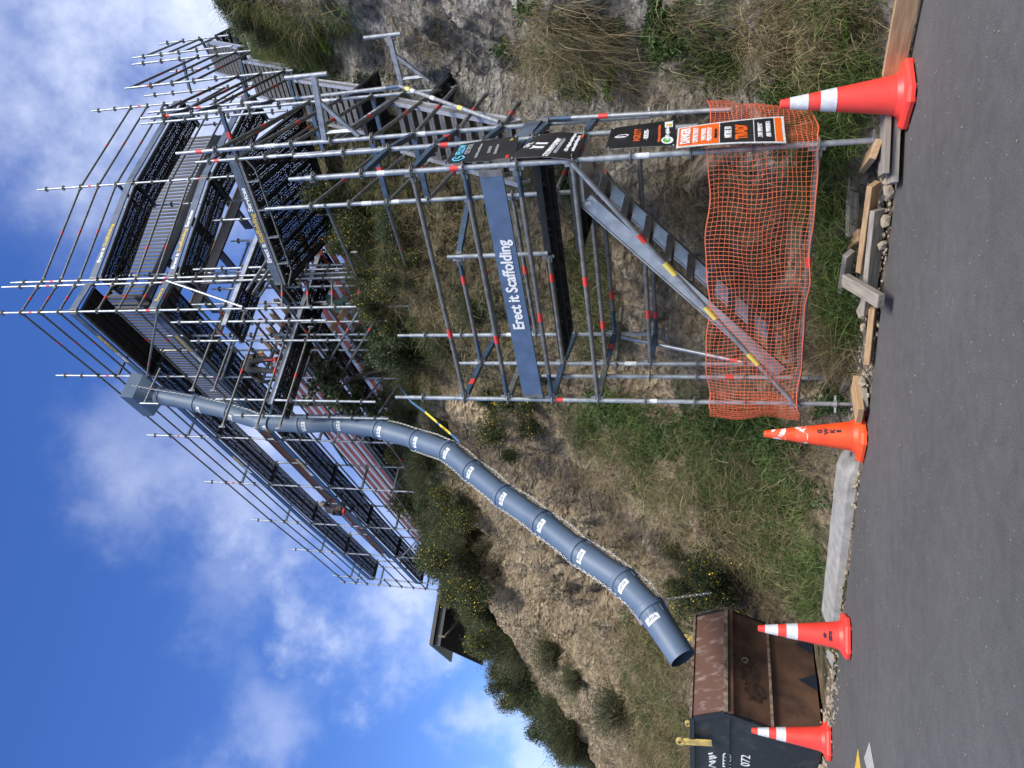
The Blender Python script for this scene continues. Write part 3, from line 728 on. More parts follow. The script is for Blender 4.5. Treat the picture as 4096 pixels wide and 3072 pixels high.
# ------------------------------------------------------------------ stair tower climbing the bank
stairway = thing('scaffold_stairway', (4.5, 10.8, 5), 'steel scaffold stairway climbing the bank in flights of aluminium steps', 'scaffold')
ST.update({'S5': (3.47, 10.48), 'S3': (4.09, 10.08), 'S2': (4.42, 10.69), 'S1': (5.89, 12.95), 'V1': (5.30, 13.35), 'T4': (6.8, 15.46), 'T3': (7.45, 15.18), 'T2': (7.84, 15.65), 'T1': (9.07, 17.52), 'T5': (8.6, 18.2), 'T6': (6.35, 15.75)})
def sst(k, Xt, Xb, zref, **kw): return std(k, Xt, Xb, 1, zref, stairway, **kw)
sst('S5', 784, 1690, .14, whites=(8.0,), tapes=(9.0,))
sst('S3', 565, 1735, .16, whites=(8.8, 6.9), tapes=(9.6,))
sst('S2', 592, 1600, .20, whites=(8.6, 6.9), tapes=(9.5,))
sst('S1', 500, 1172, .36, whites=(11.3,), tapes=(12.4,))
sst('V1', 565, 1150, .36)
sst('T4', 578, 1010, .38); sst('T3', 529, 1005, .48, whites=(13.8,)); sst('T2', 531, 930, .38, whites=(14.2,)); sst('T1', 637, 915, .24, whites=(15.5,)); sst('T5', 680, 860, .48); sst('T6', 590, 960, .4)
for z in (7.07, 6.57, 6.07, 5.57, 5.07): ledger(stairway, P('G', z), P('S3', z + .09), tape=.45)
for z in (4.57, 4.07, 3.57): ledger(stairway, P('G', z), P('G', z) + E2 * (1.75 - (4.57 - z) * .9), tape=.5, name='guardrail')
for z in (6.08, 5.58, 5.08, 4.58): ledger(stairway, P('E', z), P('S5', z + .06), tape=.4)
for z in (3.08, 2.58): ledger(stairway, P('E', z), P('E', z) + E2 * 1.3, name='guardrail', tape=.4)
for z in (10.2, 9.7, 9.2, 8.7): ledger(stairway, P('S2', z), P('S1', z + .16), tape=.45)
for z in (9.14, 8.64, 8.14): ledger(stairway, P('S5', z), P('V1', z + .2), tape=.5)
for z in (12.86, 12.36, 11.86, 11.36): ledger(stairway, P('S1', z), P('T3', z + .12), tape=.4)
for z in (12.36, 11.86): ledger(stairway, P('V1', z), P('T4', z + .1))
for z in (15.0, 14.4, 13.9): ledger(stairway, P('T2', z - .15), P('T1', z + .3))
for z in (9.6, 9.1, 8.1, 6.6): transom(stairway, P('S3', z), P('S2', z + .04))
for z in (8.63, 7.13, 6.13): transom(stairway, P('S5', z), P('S3', z + .02), tape=.5 if z > 8 else None)
for z in (10.3, 9.3): transom(stairway, P('V1', z), P('S1', z))
for z in (13.4, 11.9): transom(stairway, P('T4', z), P('T3', z))
for z in (14.7, 13.7): transom(stairway, P('T5', z), P('T1', z))
# flights, right stringer first
LW = -E1
stair(stairway, aty(2062, 492, 8.0), aty(1575, 404, 9.75), LW, .68, 10)
stair(stairway, aty(1440, 352, 10.9), aty(1193, 318, 12.5), LW, .70, 10)
stair(stairway, aty(1172, 272, 13.2), aty(985, 243, 14.75), LW, .72, 10)
stair(stairway, aty(962, 190, 15.5), aty(826, 165, 17.2), LW, .75, 10)
# landings
zl = 5.22
deck(stairway, P('S3', zl) - E1 * .70 - E2 * .25, E1, .72, E2, 4, ribs=3)
deck(stairway, P('S2', 6.75) - E1 * .75, E1, .8, E2, 3, ribs=3)
deck(stairway, P('S1', 9.05) - E1 * .75, E1, .8, E2, 2, ribs=3)
deck(stairway, P('T3', 11.55) - E1 * .75, E1, .8, E2, 2, ribs=3)
deck(stairway, P('T1', 14.25) - E1 * .75, E1, .8, E2, 4, ribs=3)
for q in (.1, .75): transom(stairway, P('S3', zl - .06) - E1 * .02 + E2 * (q - .3), P('S3', zl - .06) - E1 * .72 + E2 * (q - .3))
toeboard(stairway, aty(1345, 560, 8.1), aty(1583, 392, 9.9), GREYBD, [('Erect it Scaffolding', WHITE, .95)], h=.14, nrm=E1, at=.5, size=.10, width=None)
# big loading bay between the stair and the house scaffold
zb = 9.6
C1 = atz(1133, 1138, zb); C2 = C1 + E1 * 2.62; C3 = C2 + E2 * 2.45
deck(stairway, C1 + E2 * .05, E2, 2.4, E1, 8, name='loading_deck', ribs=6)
toeboard(stairway, C1 + Vector((0, 0, .09)), C2 + Vector((0, 0, .09)), GREYBD, [('Erect it ', WHITE, .42), ('Scaffolding ', YELL, .62), ('Services', WHITE, .48)], h=.17, nrm=-E2, at=.48, size=.13)
mb = MB(); a = C1 + Vector((0, 0, -.12)) - E2 * .0; b = C2 + Vector((0, 0, -.12))
mb.bar(a + Vector((0, 0, .07)), b + Vector((0, 0, .07)), .06, .05, GALV_D); mb.tube(a + Vector((0, 0, -.17)) + E1 * .3, b + Vector((0, 0, -.17)) - E1 * .3, .017, GALV_D, 8)
mb.tube(a, a + Vector((0, 0, -.17)) + E1 * .3, .017, GALV_D, 8); mb.tube(b, b + Vector((0, 0, -.17)) - E1 * .3, .017, GALV_D, 8)
for f in (.18, .39, .6, .81): c = a.lerp(b, f); mb.bar(c + Vector((0, 0, .06)), c + Vector((0, 0, -.17)), .012, .1, GALV, up=-E2)
mb.build('lattice_girder', stairway)
mb = MB()
for f in (0, 1): mb.bar(C1 + E1 * 2.6 * f + Vector((0, 0, -.1)), C1 + E1 * 2.6 * f + E2 * 2.45 + Vector((0, 0, -.1)), .05, .08, DKSTEEL)
mb.bar(C1 + E2 * 2.45 + Vector((0, 0, -.1)), C3 + Vector((0, 0, -.1)), .05, .08, DKSTEEL); mb.build('deck_frame', stairway)
br1 = aty(1275, 263, 8.45)
bracket(stairway, P('G', zon(*ST['G'], 1325) + .07) + E1 * .03, aty(1255, 300, 7.35), .42)
bracket(stairway, aty(1606, 335, 9.2), aty(1556, 140, 8.8), .38)
ledger(stairway, P('G', LV(0) + .02) + E1 * .06, aty(1600, 345, 9.2), name='diagonal_brace', mt=GALV, wedge=False, trim=0)
mb = MB(); a = P('G', LV(0) + .02) + E1 * .06; b = aty(1600, 345, 9.2); d = (b - a).normalized()
for f, mt_ in ((.34, YELT), (.62, WHITET), (.84, WHITET), (.9, YELT)): mb = MB(); c = a.lerp(b, f); mb.tube(c - d * .05, c + d * .05, .0258, mt_, 12); mb.build('pale_band', stairway)
ledger(stairway, aty(1600, 345, 9.2), aty(1180, 395, 10.6), name='guardrail', mt=GALV, wedge=False, trim=0, blue_end=True)

# ------------------------------------------------------------------ scaffold round the house
hsc = thing('house_scaffold', (1.43, 13.28, 7), 'tall steel scaffold wrapped round the corner of the house above the bank', 'scaffold')
K = Vector((1.432, 13.285, 0)); EL = Vector((-.533, .846, 0)); NL = Vector((.846, .533, 0)); EQ = Vector((.870, .493, 0)); NQ = Vector((-.493, .870, 0))
TOPZ = 16.42
def KZ(i): return TOPZ - .5 * i
LO = [(1.432, 13.285), (.096, 15.463), (-1.523, 18.019), (-3.115, 20.52), (-4.713, 23.008), (-6.207, 25.429), (-7.721, 27.808), (-8.097, 28.353)]
LT = [-28, 225, 588, 818, 1003, 1160, 1330, 1357]
LB = [1650, 1640, 1640, 1690, 1790, 1790, 1755, 1745]
lo = []
for i, ((x, y), xt, xb) in enumerate(zip(LO, LT, LB)):
    z1 = zon(x, y, xt); z0 = max(zon(x, y, xb), 0)
    if i > 1: z0 = min(z0, drop(x, y) + .1)
    standard(hsc, x, y, z0, z1, TOPZ, 1, tapes=(15.65, 12.65) if i < 4 else (12.65,), whites=(), jack=i == 0)
    lo.append(Vector((x, y, 0)))
li = []
for i, p in enumerate(lo):
    q = p + NL * .75
    if i == 0: q = Vector((2.06, 13.72, 0))
    li.append(q)
    if i == 0: continue
    z1 = 15.2 if i < 7 else 15.8
    standard(hsc, q.x, q.y, max(drop(q.x, q.y) - .05, 6.5), z1, TOPZ, 1)
ro = [Vector((2.06, 13.72, 0)), Vector((2.17, 13.82, 0)), Vector((4.545, 14.858, 0)), Vector((6.971, 16.428, 0))]
rt = [8, 44, 152, 366]; rb = [1640, 1620, 1260, 1000]
for p, xt, xb in zip(ro, rt, rb):
    z0 = zon(p.x, p.y, xb); standard(hsc, p.x, p.y, z0, zon(p.x, p.y, xt), TOPZ, 1, tapes=(15.65, 12.65))
ri = [p + NQ * .75 for p in ro]
for p in ri[2:] + [ri[1] + EQ * .7]: standard(hsc, p.x, p.y, 8.5, 15.3, TOPZ, 1)
V = lambda p, z: Vector((p.x, p.y, z))
# guard rails
def rail(p, q, z, tape=None, name='guardrail'): ledger(hsc, V(p, z), V(q, z), name=name, tape=tape, n=8)
for i in range(6):
    for k in (1, 2, 3): rail(lo[i], lo[i + 1], KZ(k), .45 if i < 3 else None)
    for k in (6, 7): rail(lo[i], lo[i + 1], KZ(k), .4 if i < 2 else None)
    for k in (4, 8): rail(lo[i], lo[i + 1], KZ(k) - .04, None, 'ledger')
    for k in (10.0, 12.0, 14.0): 
        if i < 6 and KZ(k) > drop(lo[i + 1].x, lo[i + 1].y) + .3: rail(lo[i], lo[i + 1], KZ(k), .3 if i < 3 else None, 'ledger')
    for k in (9, 11, 13): rail(li[i], li[i + 1], KZ(k), .5 if i < 3 else None, 'ledger')
for k in (1, 2, 3): rail(lo[0], ro[0], KZ(k), .5); rail(lo[6], lo[7], KZ(k))
for k in (6, 7, 5, 8): rail(lo[0], ro[0], KZ(k), .5); rail(lo[6], lo[7], KZ(k))
for a, b in ((ro[1], ro[2]), (ro[2], ro[3])):
    for k in (1, 2, 3): rail(a, b, KZ(k), .5)
    for k in (6, 7): rail(a, b, KZ(k), .3)
    rail(a, b, KZ(8) - .04, None, 'ledger'); rail(a, b, KZ(4) - .04, None, 'ledger')
for a, b in zip(lo[1:], li[1:]):
    for k in (2, 4, 8, 10, 12): transom(hsc, V(a, KZ(k) - .05), V(b, KZ(k) - .05), mt=GALV_D if k > 8 else BLUEST)
for a, b in zip(ro[2:], ri[2:]):
    for k in (3, 4, 8): transom(hsc, V(a, KZ(k) - .05), V(b, KZ(k) - .05))
# decks and toe boards: left wing, two levels
ER_W = [('Erect it ', WHITE, .40), ('Scaffolding', YELL, .62)]
for k in (4, 8):
    for i in range(6):
        a, b = lo[i], lo[i + 1]; L = (b - a).length; st = .0 if i else .05
        plank_mt = DKTIM if (k == 4 and i == 0) else None
        deck(hsc, V(a, KZ(k)) + EL * .03 + NL * .05, EL, L - .06, NL, 2, mt=plank_mt, ribs=7)
        toeboard(hsc, V(a, KZ(k) + .10) - NL * .04, V(b, KZ(k) + .10) - NL * .04, BLUEST if i else GREYBD, ([('ERECT IT ', WHITE, .42), ('SCAFFOLDING', YELL, .62)] if i in (0, 2) else None), h=.17, nrm=-NL, at=.52, flip=True)
    # corner piece and right wing
    a = lo[0]; toeboard(hsc, V(a, KZ(k) + .10) - NQ * .04, V(ro[0], KZ(k) + .10) - NQ * .04, GREYBD, [('Erect it', YELL, .36)] if k == 8 else None, h=.17, nrm=-NQ)
    for j, (a, b) in enumerate(((ro[1], ro[2]), (ro[2], ro[3]))):
        L = (b - a).length; d = (b - a).normalized(); nn = Vector((-d.y, d.x, 0))
        deck(hsc, V(a, KZ(k)) + d * .03 + nn * .05, d, L - .06, nn, 2, ribs=7)
        w = None
        if k == 4 and j == 0: w = ER_W
        if k == 8 and j == 0: w = ER_W + [(' Services', WHITE, .45)]
        toeboard(hsc, V(a, KZ(k) + .10) - nn * .04, V(b, KZ(k) + .10) - nn * .04, GREYBD, w, h=.17, nrm=-nn, at=.36)
# inner lower lifts close to the house wall
for k, d0, i0, i1 in ((12, 1.0, 0, 6), (10, 1.25, 1, 6)):
    for i in range(i0, i1):
        a = lo[i] + NL * d0; b = lo[i + 1] + NL * d0
        deck(hsc, V(a, KZ(k)) + EL * .03, EL, (b - a).length - .06, NL, 2, ribs=7)
        mb = MB(); mb.bar(V(a, KZ(k) - .09), V(b, KZ(k) - .09), .05, .09, GALV_D); mb.build('ledger', hsc)
for k, d0, t0, t1 in ((11.2, .15, -.3, 2.6), (13.2, 1.0, -1.6, 2.3)):
    o = V(K + NQ * d0 + EQ * t0, KZ(k)); deck(hsc, o, EQ, t1 - t0, NQ, 2, ribs=8)
    mb = MB(); mb.bar(o - NQ * .02 + Vector((0, 0, .02)), o - NQ * .02 + EQ * (t1 - t0) + Vector((0, 0, .02)), .04, .10, ALU); mb.build('ledger', hsc)
    for t in (t0 + .1, (t0 + t1) / 2, t1 - .1):
        for dd in (0, .7):
            p = K + NQ * (d0 + dd) + EQ * t; standard(hsc, p.x, p.y, KZ(k) - 2.2, KZ(k) + 1.3, TOPZ, 1)
for t0, t1, z in ((-2.2, .4, KZ(11.5)), (-2.2, .4, KZ(13)), (-2.2, .2, KZ(14)), (-1.4, 2.5, KZ(9.5)), (-1.4, 2.5, KZ(10.5))):
    a = K + NQ * .9 + EQ * t0; b = K + NQ * .9 + EQ * t1; rail(a, b, z, .5, 'ledger')
# diagonals
def zX(p, X): return V(p, zon(p.x, p.y, X))
for p, Xa, q, Xb in ((lo[0], 1443, lo[1], 1275), (lo[0], 1532, lo[1], 1357), (lo[1], 1525, lo[2], 1330), (lo[1], 1600, lo[2], 1440), (lo[0], 985, lo[1], 890), (lo[1], 590, lo[0], 635),
                     (lo[2], 1110, lo[1], 880), (lo[4], 1450, lo[5], 1560), (lo[4], 1700, lo[5], 1600), (lo[3], 1290, lo[4], 1480)):
    ledger(hsc, zX(p, Xa) - NL * .06, zX(q, Xb) - NL * .06, name='diagonal_brace', mt=GALV_D, tape=.25, n=8, trim=0)
ledger(hsc, zX(ro[0], 674) - NQ * .06, zX(lo[0], 977) - NQ * .06, name='diagonal_brace', mt=GALV, wedge=False, trim=0)
for p, Xa, q, Xb in ((li[1], 1240, li[2], 1120), (li[2], 1250, li[3], 1390), (li[1], 1100, li[2], 1330), (li[3], 1320, li[4], 1500)):
    ledger(hsc, zX(p, Xa), zX(q, Xb), name='diagonal_brace', mt=DKSTEEL, n=8, trim=0)
# ties from the tower to the house scaffold, with the base frame below the corner
q2 = Vector((2.02, 13.75, 0))
ledger(hsc, P('E', zon(*ST['E'], 1305)), zX(q2, 1434), name='tie_tube', tape=.82, blue_end=True, trim=0); ledger(hsc, P('E', zon(*ST['E'], 1545)), zX(q2, 1640), name='tie_tube', tape=.5, trim=0, blue_end=True)
ledger(hsc, aty(1420, 1010, 12.5), zX(q2, 1532), name='tie_tube', tape=.7, trim=0)
for X in (1430, 1530): ledger(hsc, zX(lo[0], X), zX(q2, X + 14), tape=.5)
for X in (1130, 1232, 1330): ledger(hsc, zX(lo[0], X), zX(q2, X - 2), tape=.5)
for z in (KZ(13), KZ(15.5), KZ(16.5)): rail(lo[0] + NL * .1, lo[0] + NL * .1 + NQ * 1.6, z, .4, 'ledger')
p = K + NQ * 1.1 + EQ * .1; standard(hsc, p.x, p.y, 8.1, 13.0, TOPZ, 1); p = K + NQ * 1.2 + EQ * 1.0; standard(hsc, p.x, p.y, 8.4, 12.8, TOPZ, 1)
# hanging stub standard by the chute
p = lo[1] + (lo[2] - lo[1]) * .42 - NL * .35; standard(hsc, p.x, p.y, zon(p.x, p.y, 1222), zon(p.x, p.y, 1062), TOPZ, 1, tapes=(10.9,))
for X in (1080, 1160): transom(hsc, zX(p, X), zX(lo[1], X + 30) , mt=GALV_D, tape=.5)
# loose tubes stored on the corner
for k in range(4):
    mb = MB(); a = aty(985 + k * 12 + (k % 2) * 14, 1165 + k * 8, 13.2 + k * .06); b = a + Vector((1.05, .9, -.10 - .02 * k)); mb.tube(a, b, .0242, GALV, 12, cap=False); mb.tube(a, b, .020, DKSTEEL, 12, cap=False)
    tag(mb.build('scaffold_tube'), 'loose galvanised tube lying in the bundle at the house scaffold corner', 'tube', 'loose tubes bundled at the scaffold corner')

# ------------------------------------------------------------------ house under construction on the bank
house = thing('unfinished_house', tuple(K + NL * 4 + NQ * 4 + Vector((0, 0, 8))), 'house under construction with pink primed boards over white wrap, behind the scaffold', 'house')
def LP(d, t, z): return Vector((K.x + NL.x * d + EL.x * t, K.y + NL.y * d + EL.y * t, z))
def RP(d, t, z): return Vector((K.x + NQ.x * d + EQ.x * t, K.y + NQ.y * d + EQ.y * t, z))
dW = 2.2; t1 = 18.5; zt = 13.6; zb_ = 8.6; SLP = .74
def rake(z): return max(.4, 3.0 + (z - 11.7) / SLP)
mb = MB(); pa = [LP(dW, rake(zb_), zb_), LP(dW, t1, zb_), LP(dW, t1, zt), LP(dW, rake(zt), zt)]
mb.quad(pa[0], pa[1], pa[2], pa[3], WRAP); wall = mb.build('wall', house)
z = zb_ + .1; k = 0
while z < zt - .05:
    br = random.Random(k); a = rake(z + .07)
    while a < t1:
        L = br.uniform(2.4, 4.8); b = min(a + L, t1)
        mb = MB(); mb.bar(LP(dW - .03, a + .004, z), LP(dW - .03, b - .004, z), .02, .135, PINKB if br.random() < .18 else PINK); mb.build('weatherboard', wall); a = b
    z += .275; k += 1
for i in range(9):
    z = 10.1 + i * .42; t = rake(z); mb = MB(); mb.bar(LP(dW + .1, t + .1, z + .02), LP(dW + .1, t - .55, z + .06), .05, .13, WOODN); mb.build('rafter', house)
mb = MB(); mb.bar(LP(dW - .02, rake(9.6), 9.6 + .08), LP(dW - .02, rake(zt), zt + .08), .09, .09, WOODN); mb.build('barge_board', house)
mb = MB(); mb.bar(LP(dW - .3, 2.0, 9.3), LP(dW - .5, 4.6, 11.9), .04, .14, WOODN); mb.build('prop', house)
# upper deck: dark fascia, slatted balustrade, primed fascia further along
mb = MB(); mb.bar(LP(1.0, .75, 13.88), LP(1.0, 6.6, 13.88), .05, .30, DKTIM); mb.build('fascia', house)
mb = MB(); mb.bar(RP(1.0, .85, 13.88), RP(1.0, 6.2, 13.88), .05, .30, DKTIM); mb.build('fascia', house)
mb = MB(); mb.bar(LP(1.0, 6.7, 14.12), LP(1.0, 17.0, 14.12), .045, .24, DKRED); mb.build('fascia', house)
def slats(P_, ta, tb):
    mb = MB(); t = ta
    while t < tb: mb.bar(P_(1.05, t, 14.0), P_(1.05, t, 15.0), .042, .05, DKTIM, up=(1, 0, 0)); t += .115
    mb.bar(P_(1.05, ta, 15.02), P_(1.05, tb, 15.02), .09, .045, DKTIM); mb.bar(P_(1.05, ta, 14.06), P_(1.05, tb, 14.06), .05, .06, DKTIM); mb.build('balustrade', house)
slats(LP, .8, 6.5); slats(RP, .85, 6.3)
for t in (1.6, 3.4, 5.2): 
    mb = MB(); mb.bar(LP(1.05, t, 13.86), LP(2.6, t, 13.86), .05, .24, DKTIM); mb.build('joist', house)
for t in (2.2, 3.6, 5.0): 
    mb = MB(); mb.bar(RP(1.05, t, 13.86), RP(3.2, t, 13.86), .05, .24, DKTIM); mb.build('joist', house)
for (a, b) in ((LP(1.6, 1.0, 8.6), LP(1.6, 1.0, 13.8)), (LP(1.6, 6.4, 8.6), LP(1.6, 6.4, 13.8)), (RP(1.6, 5.8, 8.6), RP(1.6, 5.8, 13.8))):
    mb = MB(); mb.bar(a, b, .12, .12, DKTIM, up=(1, 0, 0)); mb.build('post', house)
mb = MB(); mb.bar(RP(1.4, .6, 12.9), RP(1.4, 5.5, 12.9), .05, .28, DKTIM); mb.bar(RP(1.37, .6, 13.03), RP(1.37, 5.5, 13.03), .02, .03, WOODN); mb.build('beam', house)
# neighbour's house at the top of the cliff, left
nb = thing('cliff_top_house', tuple(aty(1800, 2450, 28)), 'brown weatherboard house with dark eaves on the cliff top left of the scaffold', 'house')
cN = aty(1738, 2582, 27.0); ax = Vector((.90, .436, 0)); ay = Vector((-.436, .90, 0))
ztop = cN.z
mb = MB(); mb.box(cN + ax * 5 + ay * .015 + Vector((0, 0, -.02)), 10, .04, .40, GUTTER, (ax, ay, Vector((0, 0, 1)))); mb.box(cN + ax * 5 - ay * .07 + Vector((0, 0, .10)), 10, .13, .14, GUTTER, (ax, ay, Vector((0, 0, 1)))); mb.build('gutter', nb)
mb = MB(); mb.slab(cN + Vector((0, 0, .2)), cN + ax * 10 + Vector((0, 0, .2)), cN + ax * 10 + ay * 6 + Vector((0, 0, 1.3)), cN + ay * 6 + Vector((0, 0, 1.3)), (0, 0, 1), .08, GUTTER); mb.build('roof', nb)
mb = MB(); mb.slab(cN + Vector((0, 0, -.2)) + ay * .04, cN + ax * 10 + Vector((0, 0, -.2)) + ay * .04, cN + ax * 10 + ay * 6 + Vector((0, 0, -.2)), cN + ay * 6 + Vector((0, 0, -.2)), (0, 0, 1), .03, SOFFIT); mb.build('soffit', nb)
mb = MB(); w0 = cN + ax * 1.15 + ay * .95
for k in range(16):
    mb.slab(w0 + Vector((0, 0, -.24 - .16 * k)), w0 + ax * 8.6 + Vector((0, 0, -.24 - .16 * k)), w0 + ax * 8.6 - ay * .025 + Vector((0, 0, -.40 - .16 * k)), w0 - ay * .025 + Vector((0, 0, -.40 - .16 * k)), -ay, .03, CLAD)
    mb.slab(w0 + Vector((0, 0, -.24 - .16 * k)), w0 + ay * 4.8 + Vector((0, 0, -.24 - .16 * k)), w0 + ay * 4.8 - ax * .025 + Vector((0, 0, -.40 - .16 * k)), w0 - ax * .025 + Vector((0, 0, -.40 - .16 * k)), -ax, .03, CLAD)
mb.build('wall', nb)
wc = w0 + ax * 1.2 - ay * .05 + Vector((0, 0, -.85)); mb = MB()
for o, sx, sz in ((Vector((0, 0, .5)), 1.0, .07), (Vector((0, 0, -.5)), 1.0, .07)): mb.box(wc + o, sx, .06, sz, CLAD, (ax, ay, Vector((0, 0, 1))))
for s in (-.5, 0, .5): mb.box(wc + ax * s, .06, .06, 1.0, CLAD, (ax, ay, Vector((0, 0, 1))))
wf = mb.build('window', nb); mb = MB(); mb.box(wc + ay * .02, .94, .012, .94, GLASS, (ax, ay, Vector((0, 0, 1)))); mb.build('pane', wf)
mb = MB(); g = cN + ax * .35 + Vector((0, 0, -.1)); mb.path([g, g + Vector((0, 0, -.25)), w0 + ax * .1 - ay * .06 + Vector((0, 0, -.62)), w0 + ax * .1 - ay * .06 + Vector((0, 0, -2.4))], .045, CLAD, 10); mb.build('downpipe', nb)

# ------------------------------------------------------------------ debris chute
chute = thing('debris_chute', (-3.2, 10.2, 1.4), 'long blue plastic rubbish chute hanging from the house scaffold down to the skip', 'debris chute')
CP = [(645, 1585, 14.75), (784, 1613, 14.7), (914, 1644, 14.65), (1046, 1688, 14.6), (1202, 1697, 14.5), (1348, 1693, 14.4), (1514, 1716, 14.1), (1663, 1759, 13.7), (1789, 1803, 13.25), (1883, 1878, 12.8), (2011, 1981, 12.25), (2161, 2084, 11.7), (2313, 2203, 11.2), (2488, 2320, 10.75), (2600, 2433, 10.35), (2732, 2634, 9.95)]
cpts = [aty(*p) for p in CP]; rc = .178
def oriented(mb, p, q): 
    d = (q - p).normalized(); a = d.cross(Vector((0, 0, 1))) if abs(d.z) < .98 else d.cross(Vector((0, 1, 0))); a.normalize(); return d, a, a.cross(d)
for i in range(len(cpts) - 1):
    p, q = cpts[i], cpts[i + 1]; d, a, b = oriented(None, p, q); L = (q - p).length; mb = MB(); n = 36
    last = i == len(cpts) - 2
    q2_ = q + d * (.10 if not last else 0)
    prof = [(rc * 1.13, -.03), (rc * 1.15, -.02), (rc * 1.15, .05), (rc * 1.06, .06), (rc * 1.05, .30 * L), (rc * 1.0, .7 * L), (rc * .97, L + (.10 if not last else 0)), (rc * .945, L + (.10 if not last else 0)), (rc * .97, .5 * L), (rc * 1.02, 0), (rc * 1.10, -.03)]
    vs = []
    for r, h in prof:
        for k in range(n):
            t = 2 * math.pi * k / n; rr = r * (1 + (.006 if k % 2 else 0)); vs.append(p + d * h + a * (math.cos(t) * rr) + b * (math.sin(t) * rr))
    for k0 in range(len(prof) - 1):
        fs = [(j, (j + 1) % n, n + (j + 1) % n, n + j) for j in range(n)]
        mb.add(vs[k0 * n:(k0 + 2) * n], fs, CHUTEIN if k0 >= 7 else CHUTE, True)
    # short moulded ribs under the collar
    for k in range(10):
        t = 2 * math.pi * k / 10; e = a * math.cos(t) + b * math.sin(t); mb.bar(p + d * .05 + e * rc * 1.06, p + d * .17 + e * rc * 1.055, .008, .016, CHUTE, up=e)
    sec = mb.build('chute_section', chute)
    # white maker's label, on the side turned to the road
    if i >= 1:
        v = (CAM - p).normalized(); side = d.cross(v).normalized(); ang = -.30 if i > 3 else -.95
        if side.x > 0: side = -side
        e = (v - d * v.dot(d)).normalized(); f = (e * math.cos(ang) - side * math.sin(ang)).normalized(); c0 = p + d * .20; wd = side * math.cos(ang) + e * math.sin(ang)
        mb = MB(); R_ = rc * 1.062; pts = []
        for k in range(7):
            t = (k / 6 - .5) * 1.15; nn = f * math.cos(t) + d.cross(f).normalized() * math.sin(t)
            pts += [c0 - d * .046 + nn * R_, c0 + d * .046 + nn * R_]
        mb.add(pts, [(2 * k, 2 * k + 2, 2 * k + 3, 2 * k + 1) for k in range(6)], WHITET, True); lb = mb.build('maker_label', sec)
        dx = d.cross(f).normalized(); 
        if dx.x < 0: dx = -dx
        text('GEDA', .058, CHUTEIN, c0 + f * (R_ + .006), dx, -d, lb, width=.15, ext=.001, bold=-.0005)
lb = MB(); p = cpts[6]; v = (CAM - p).normalized(); d, a, b = oriented(None, p, cpts[7]); c0 = p + d * .30 + v * rc * 1.06 + Vector((-.05, 0, 0)); lb.box(c0, .09, .01, .10, WHITET); lb.build('warning_label', chute)
# throat ring, hopper and its clamp frame
d, a, b = oriented(None, cpts[0], cpts[1]); top = cpts[0] - d * .05
mb = MB(); n = 24; ring = [top + a * (math.cos(2 * math.pi * k / n) * rc * 1.2) + b * (math.sin(2 * math.pi * k / n) * rc * 1.2) for k in range(n)]
hx, hy = NL, EL; hc = top + Vector((0, 0, .33)) + NL * .02 + EL * .03
def rectpt(k, w, h):
    t = 2 * math.pi * k / n; c, s = math.cos(t), math.sin(t); m_ = max(abs(c), abs(s)); return hx * (c / m_ * w) + hy * (s / m_ * h)
r1 = [hc + rectpt(k, .30, .40) for k in range(n)]; r2 = [hc + Vector((0, 0, .30)) + NL * .03 + rectpt(k, .33, .44) for k in range(n)]
r0 = sorted(range(n), key=lambda k: 0); 
def nearest(ringA, ringB):
    best = min(range(n), key=lambda o: sum((ringA[k] - ringB[(k + o) % n]).length for k in range(n))); return [ringB[(k + best) % n] for k in range(n)]
if (ring[1] - ring[0]).dot(r1[1] - r1[0]) < 0 and (ring[1] - ring[0]).cross(r1[1] - r1[0]).length < 9: pass
cand = [nearest(r1, ring), nearest(r1, ring[::-1])]; ring = min(cand, key=lambda rg: sum((rg[k] - r1[k]).length for k in range(n)))
for A_, B_ in ((ring, r1), (r1, r2)): mb.add(A_ + B_, [(k, (k + 1) % n, n + (k + 1) % n, n + k) for k in range(n)], CHUTE)
rin = [p + (hc - p).normalized() * .02 for p in r2]; mb.add(r2 + rin, [(k, (k + 1) % n, n + (k + 1) % n, n + k) for k in range(n)], CHUTE)
mb.add(r1 + [p + Vector((0, 0, .02)) for p in rin], [(k, (k + 1) % n, n + (k + 1) % n, n + k) for k in range(n)], CHUTEIN)
mb.build('hopper', chute)
mb = MB(); c = hc + Vector((0, 0, -.28)); mb.tube(c - NL * .38 - EL * .3, c + NL * .55 - EL * .3, .022, GALV, 10); mb.build('hopper_frame', chute)
mb = MB(); mb.tube(c - NL * .38 - EL * .3 + Vector((0, 0, .1)), c - NL * .38 - EL * .3 - Vector((0, 0, .38)), .022, GALV, 10); mb.build('hopper_frame', chute)
